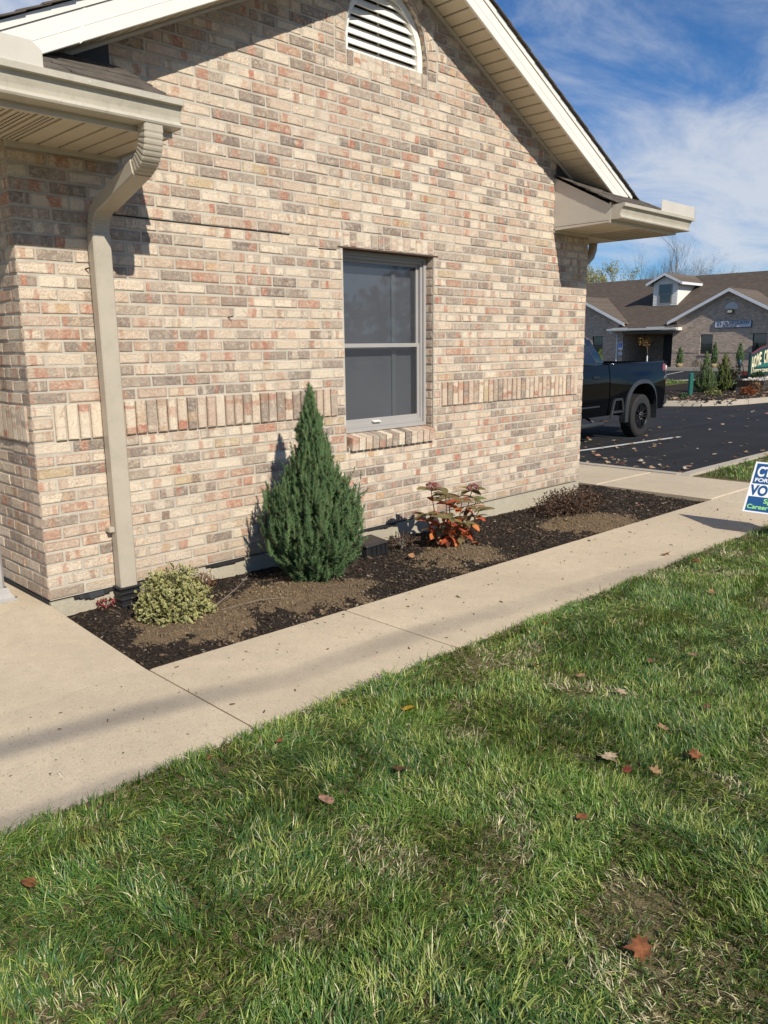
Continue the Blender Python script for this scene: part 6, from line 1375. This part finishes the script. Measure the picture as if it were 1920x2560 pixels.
# retaining wall of stacked timbers in front of the sign
rw = empty('retaining_wall', (28.6, 6.75, -.33), math.radians(2), label='low dark retaining wall in front of the office sign', cat='wall'); M_TIMB = mat_simple('dark_timber', (.055, .042, .032), .85, .4, 9, .5, 40)
for k in range(2):
    for j in range(4):
        MB().box(-.35 + j * 1.0 + .01 + (.3 if k else 0), .65 + j * 1.0 - .01 + (.3 if k else 0), -.10, .10, k * .155, k * .155 + .148).build('timber', M_TIMB, rw, bevel=.012)
MB().box(28.9, 33.5, 6.95, 9.3, -.5, -.04).build('raised_bed', M_MULCHB, kind='structure')
V, F, C = chips(500, (28.95, 33.4), (6.95, 7.6), lambda x, y: -.035, lambda x, y, r: True, .05, .11, lambda r: tuple(np.array((.62, .55, .48)) * r.uniform(.75, 1.2)), 12, .6)
tag(link('gravel', npmesh('gravel', V, F, M_CHIP, C)), label='pale gravel behind the retaining wall', cat='gravel', kind='stuff')
# pump post with hose
pp = empty('hydrant_post', (29.9, 8.08, -.22), label='dark teal yard hydrant post with a black hose hanging down', cat='hydrant'); M_PUMP = mat_simple('teal_iron', (.03, .055, .065), .5, .2)
m = MB(); m.lathe([(.12, 0), (.12, .03), (.05, .05), (.042, .62), (.055, .64), (.075, .66), (.075, .84), (.05, .90), (.02, .94)], 12); m.build('post', M_PUMP, pp, smooth=True)
m = MB(); m.tube([(.06, 0, .78), (.14, -.03, .76), (.16, -.04, .70)], .022, 6); m.build('spout', M_PUMP, pp)
m = MB(); m.tube([(.16, -.04, .70), (.26, -.04, .55), (.33, -.05, .25), (.31, -.05, .0)], .014, 6, False); m.build('hose', M_BLACKPL, pp, smooth=True, fix=False)
# wheelbarrow tipped on the far lot
wb = empty('wheelbarrow', (35.2, 10.15, -.45), math.radians(-25), label='dark wheelbarrow with a reddish tray on the far lot', cat='wheelbarrow'); m = MB(); m.hexa([(-.28, -.2, .28), (.3, -.22, .30), (.3, .22, .30), (-.28, .2, .28), (-.5, -.33, .56), (.42, -.33, .52), (.42, .33, .52), (-.5, .33, .56)]); m.build('tray', mat_simple('barrow_red', (.12, .03, .025), .5, .3), wb)
m = MB(); m.lathe([(.05, -.04), (.19, -.04), (.2, 0), (.19, .04), (.05, .04)], 16, 'y', (.62, 0, .2)); m.build('wheel', M_TYRE, wb)
for sgn in (-1, 1): m = MB(); m.tube([(.62, sgn * .07, .2), (-.3, sgn * .22, .34), (-1.05, sgn * .3, .74)], .02, 6); m.build('handle', M_BARK, wb); m = MB(); m.tube([(-.2, sgn * .22, .33), (-.35, sgn * .22, 0)], .016, 5); m.build('leg', M_BLACKPL, wb)

# ------------------------------------------------------------------ trees
tree('bare_tree', (83.5, 36.0, -.6), 13.6, .20, 6, 305, 'bare grey tree rising behind the far roof', 420, [(.20, .16, .08), (.30, .22, .08)], .11, .50, .14, M_TWIG, (3, 4), .18, lead=4)
tree('yellowing_tree', (88.5, 47.8, -.6), 13.0, .2, 5, 322, 'tree with thin yellow green leaves beside the building corner', 5200, [(.36, .33, .10), (.28, .29, .09), (.48, .40, .15)], .17, .45, .2, M_TWIG, (2, 3), .2, lead=3)
# bare tree on the lawn behind the viewer: its long low limbs throw the soft shadows on the walk
sh = empty('shade_tree', (-6.4, -11.3, -.2), label='bare shade tree on the lawn behind the viewer', cat='tree'); sb = Vector((-6.4, -11.3, -.2))
m = MB(); m.tube([(0, 0, -.3), (.02, 0, 1.5), (-.1, .1, 4.4), (-.5, -.2, 6.6), (-1.0, -.6, 9)], [.26, .21, .17, .12, .04], 10, False); m.build('trunk', M_BARK, sh, smooth=True, fix=False)
m = MB(); rg = random.Random(4)
def over(x, y, h): k = (h + .13) / SUN.z; return Vector((x, y, -.13)) + SUN * k - sb
limb = [Vector((-.05, .05, 4.3))] + [over(x, y, h) for x, y, h in ((-2.2, -1.2, 6.4), (-.75, -1.33, 7.2), (-.2, -1.42, 7.5), (.4, -1.58, 7.8), (1.2, -1.60, 8.1), (2.1, -1.74, 8.4), (3.2, -1.87, 8.7), (4.6, -2.1, 9.0))]
m.tube(limb, [.09, .030, .026, .024, .011, .020, .010, .016, .005], 8, False)
limb2 = [Vector((-.02, .0, 3.4))] + [over(x, y, h) for x, y, h in ((-2.2, -2.0, 5.2), (-1.0, -1.84, 5.7), (-.5, -1.87, 5.9), (-.1, -2.1, 6.1), (.5, -2.5, 6.2))]
m.tube(limb2, [.07, .020, .017, .014, .010, .004], 8, False)
tree_mesh(m, (-.5, -.2, 6.4), (-.7, -.6, .5), 2.2, .07, 3, rg, .6, .1, 5); tree_mesh(m, (-.1, .1, 4.4), (-1, -.4, .4), 2.4, .08, 3, rg, .6, .1, 5)
m.build('limbs', M_BARK, sh, fix=False)

# wood edge far behind the viewer (it shows in the truck's paint and in the window)
r_ = np.random.RandomState(31); n_ = 5200; X_ = r_.uniform(-70, 110, n_); hh = 7.5 + 3.5 * np.sin(X_ * .21) + 2 * np.sin(X_ * .57 + 1); P = np.c_[X_, -58 + r_.normal(0, 3.5, n_), hh * r_.rand(n_) ** .8 - .4]
cc = np.array(((.05, .05, .025), (.09, .07, .03), (.13, .08, .03), (.045, .06, .02)))
V, F, K = leaf_cards(P, unit(r_.normal(0, 1, P.shape)), unit(r_.normal(0, 1, P.shape)), r_.uniform(.8, 1.8, n_), r_.uniform(.6, 1.2, n_), cc[r_.randint(0, 4, n_)])
tag(link('woods', npmesh('woods', V, F, M_LEAF, K)), label='brown autumn woods across the street behind the viewer', cat='woods', kind='stuff')
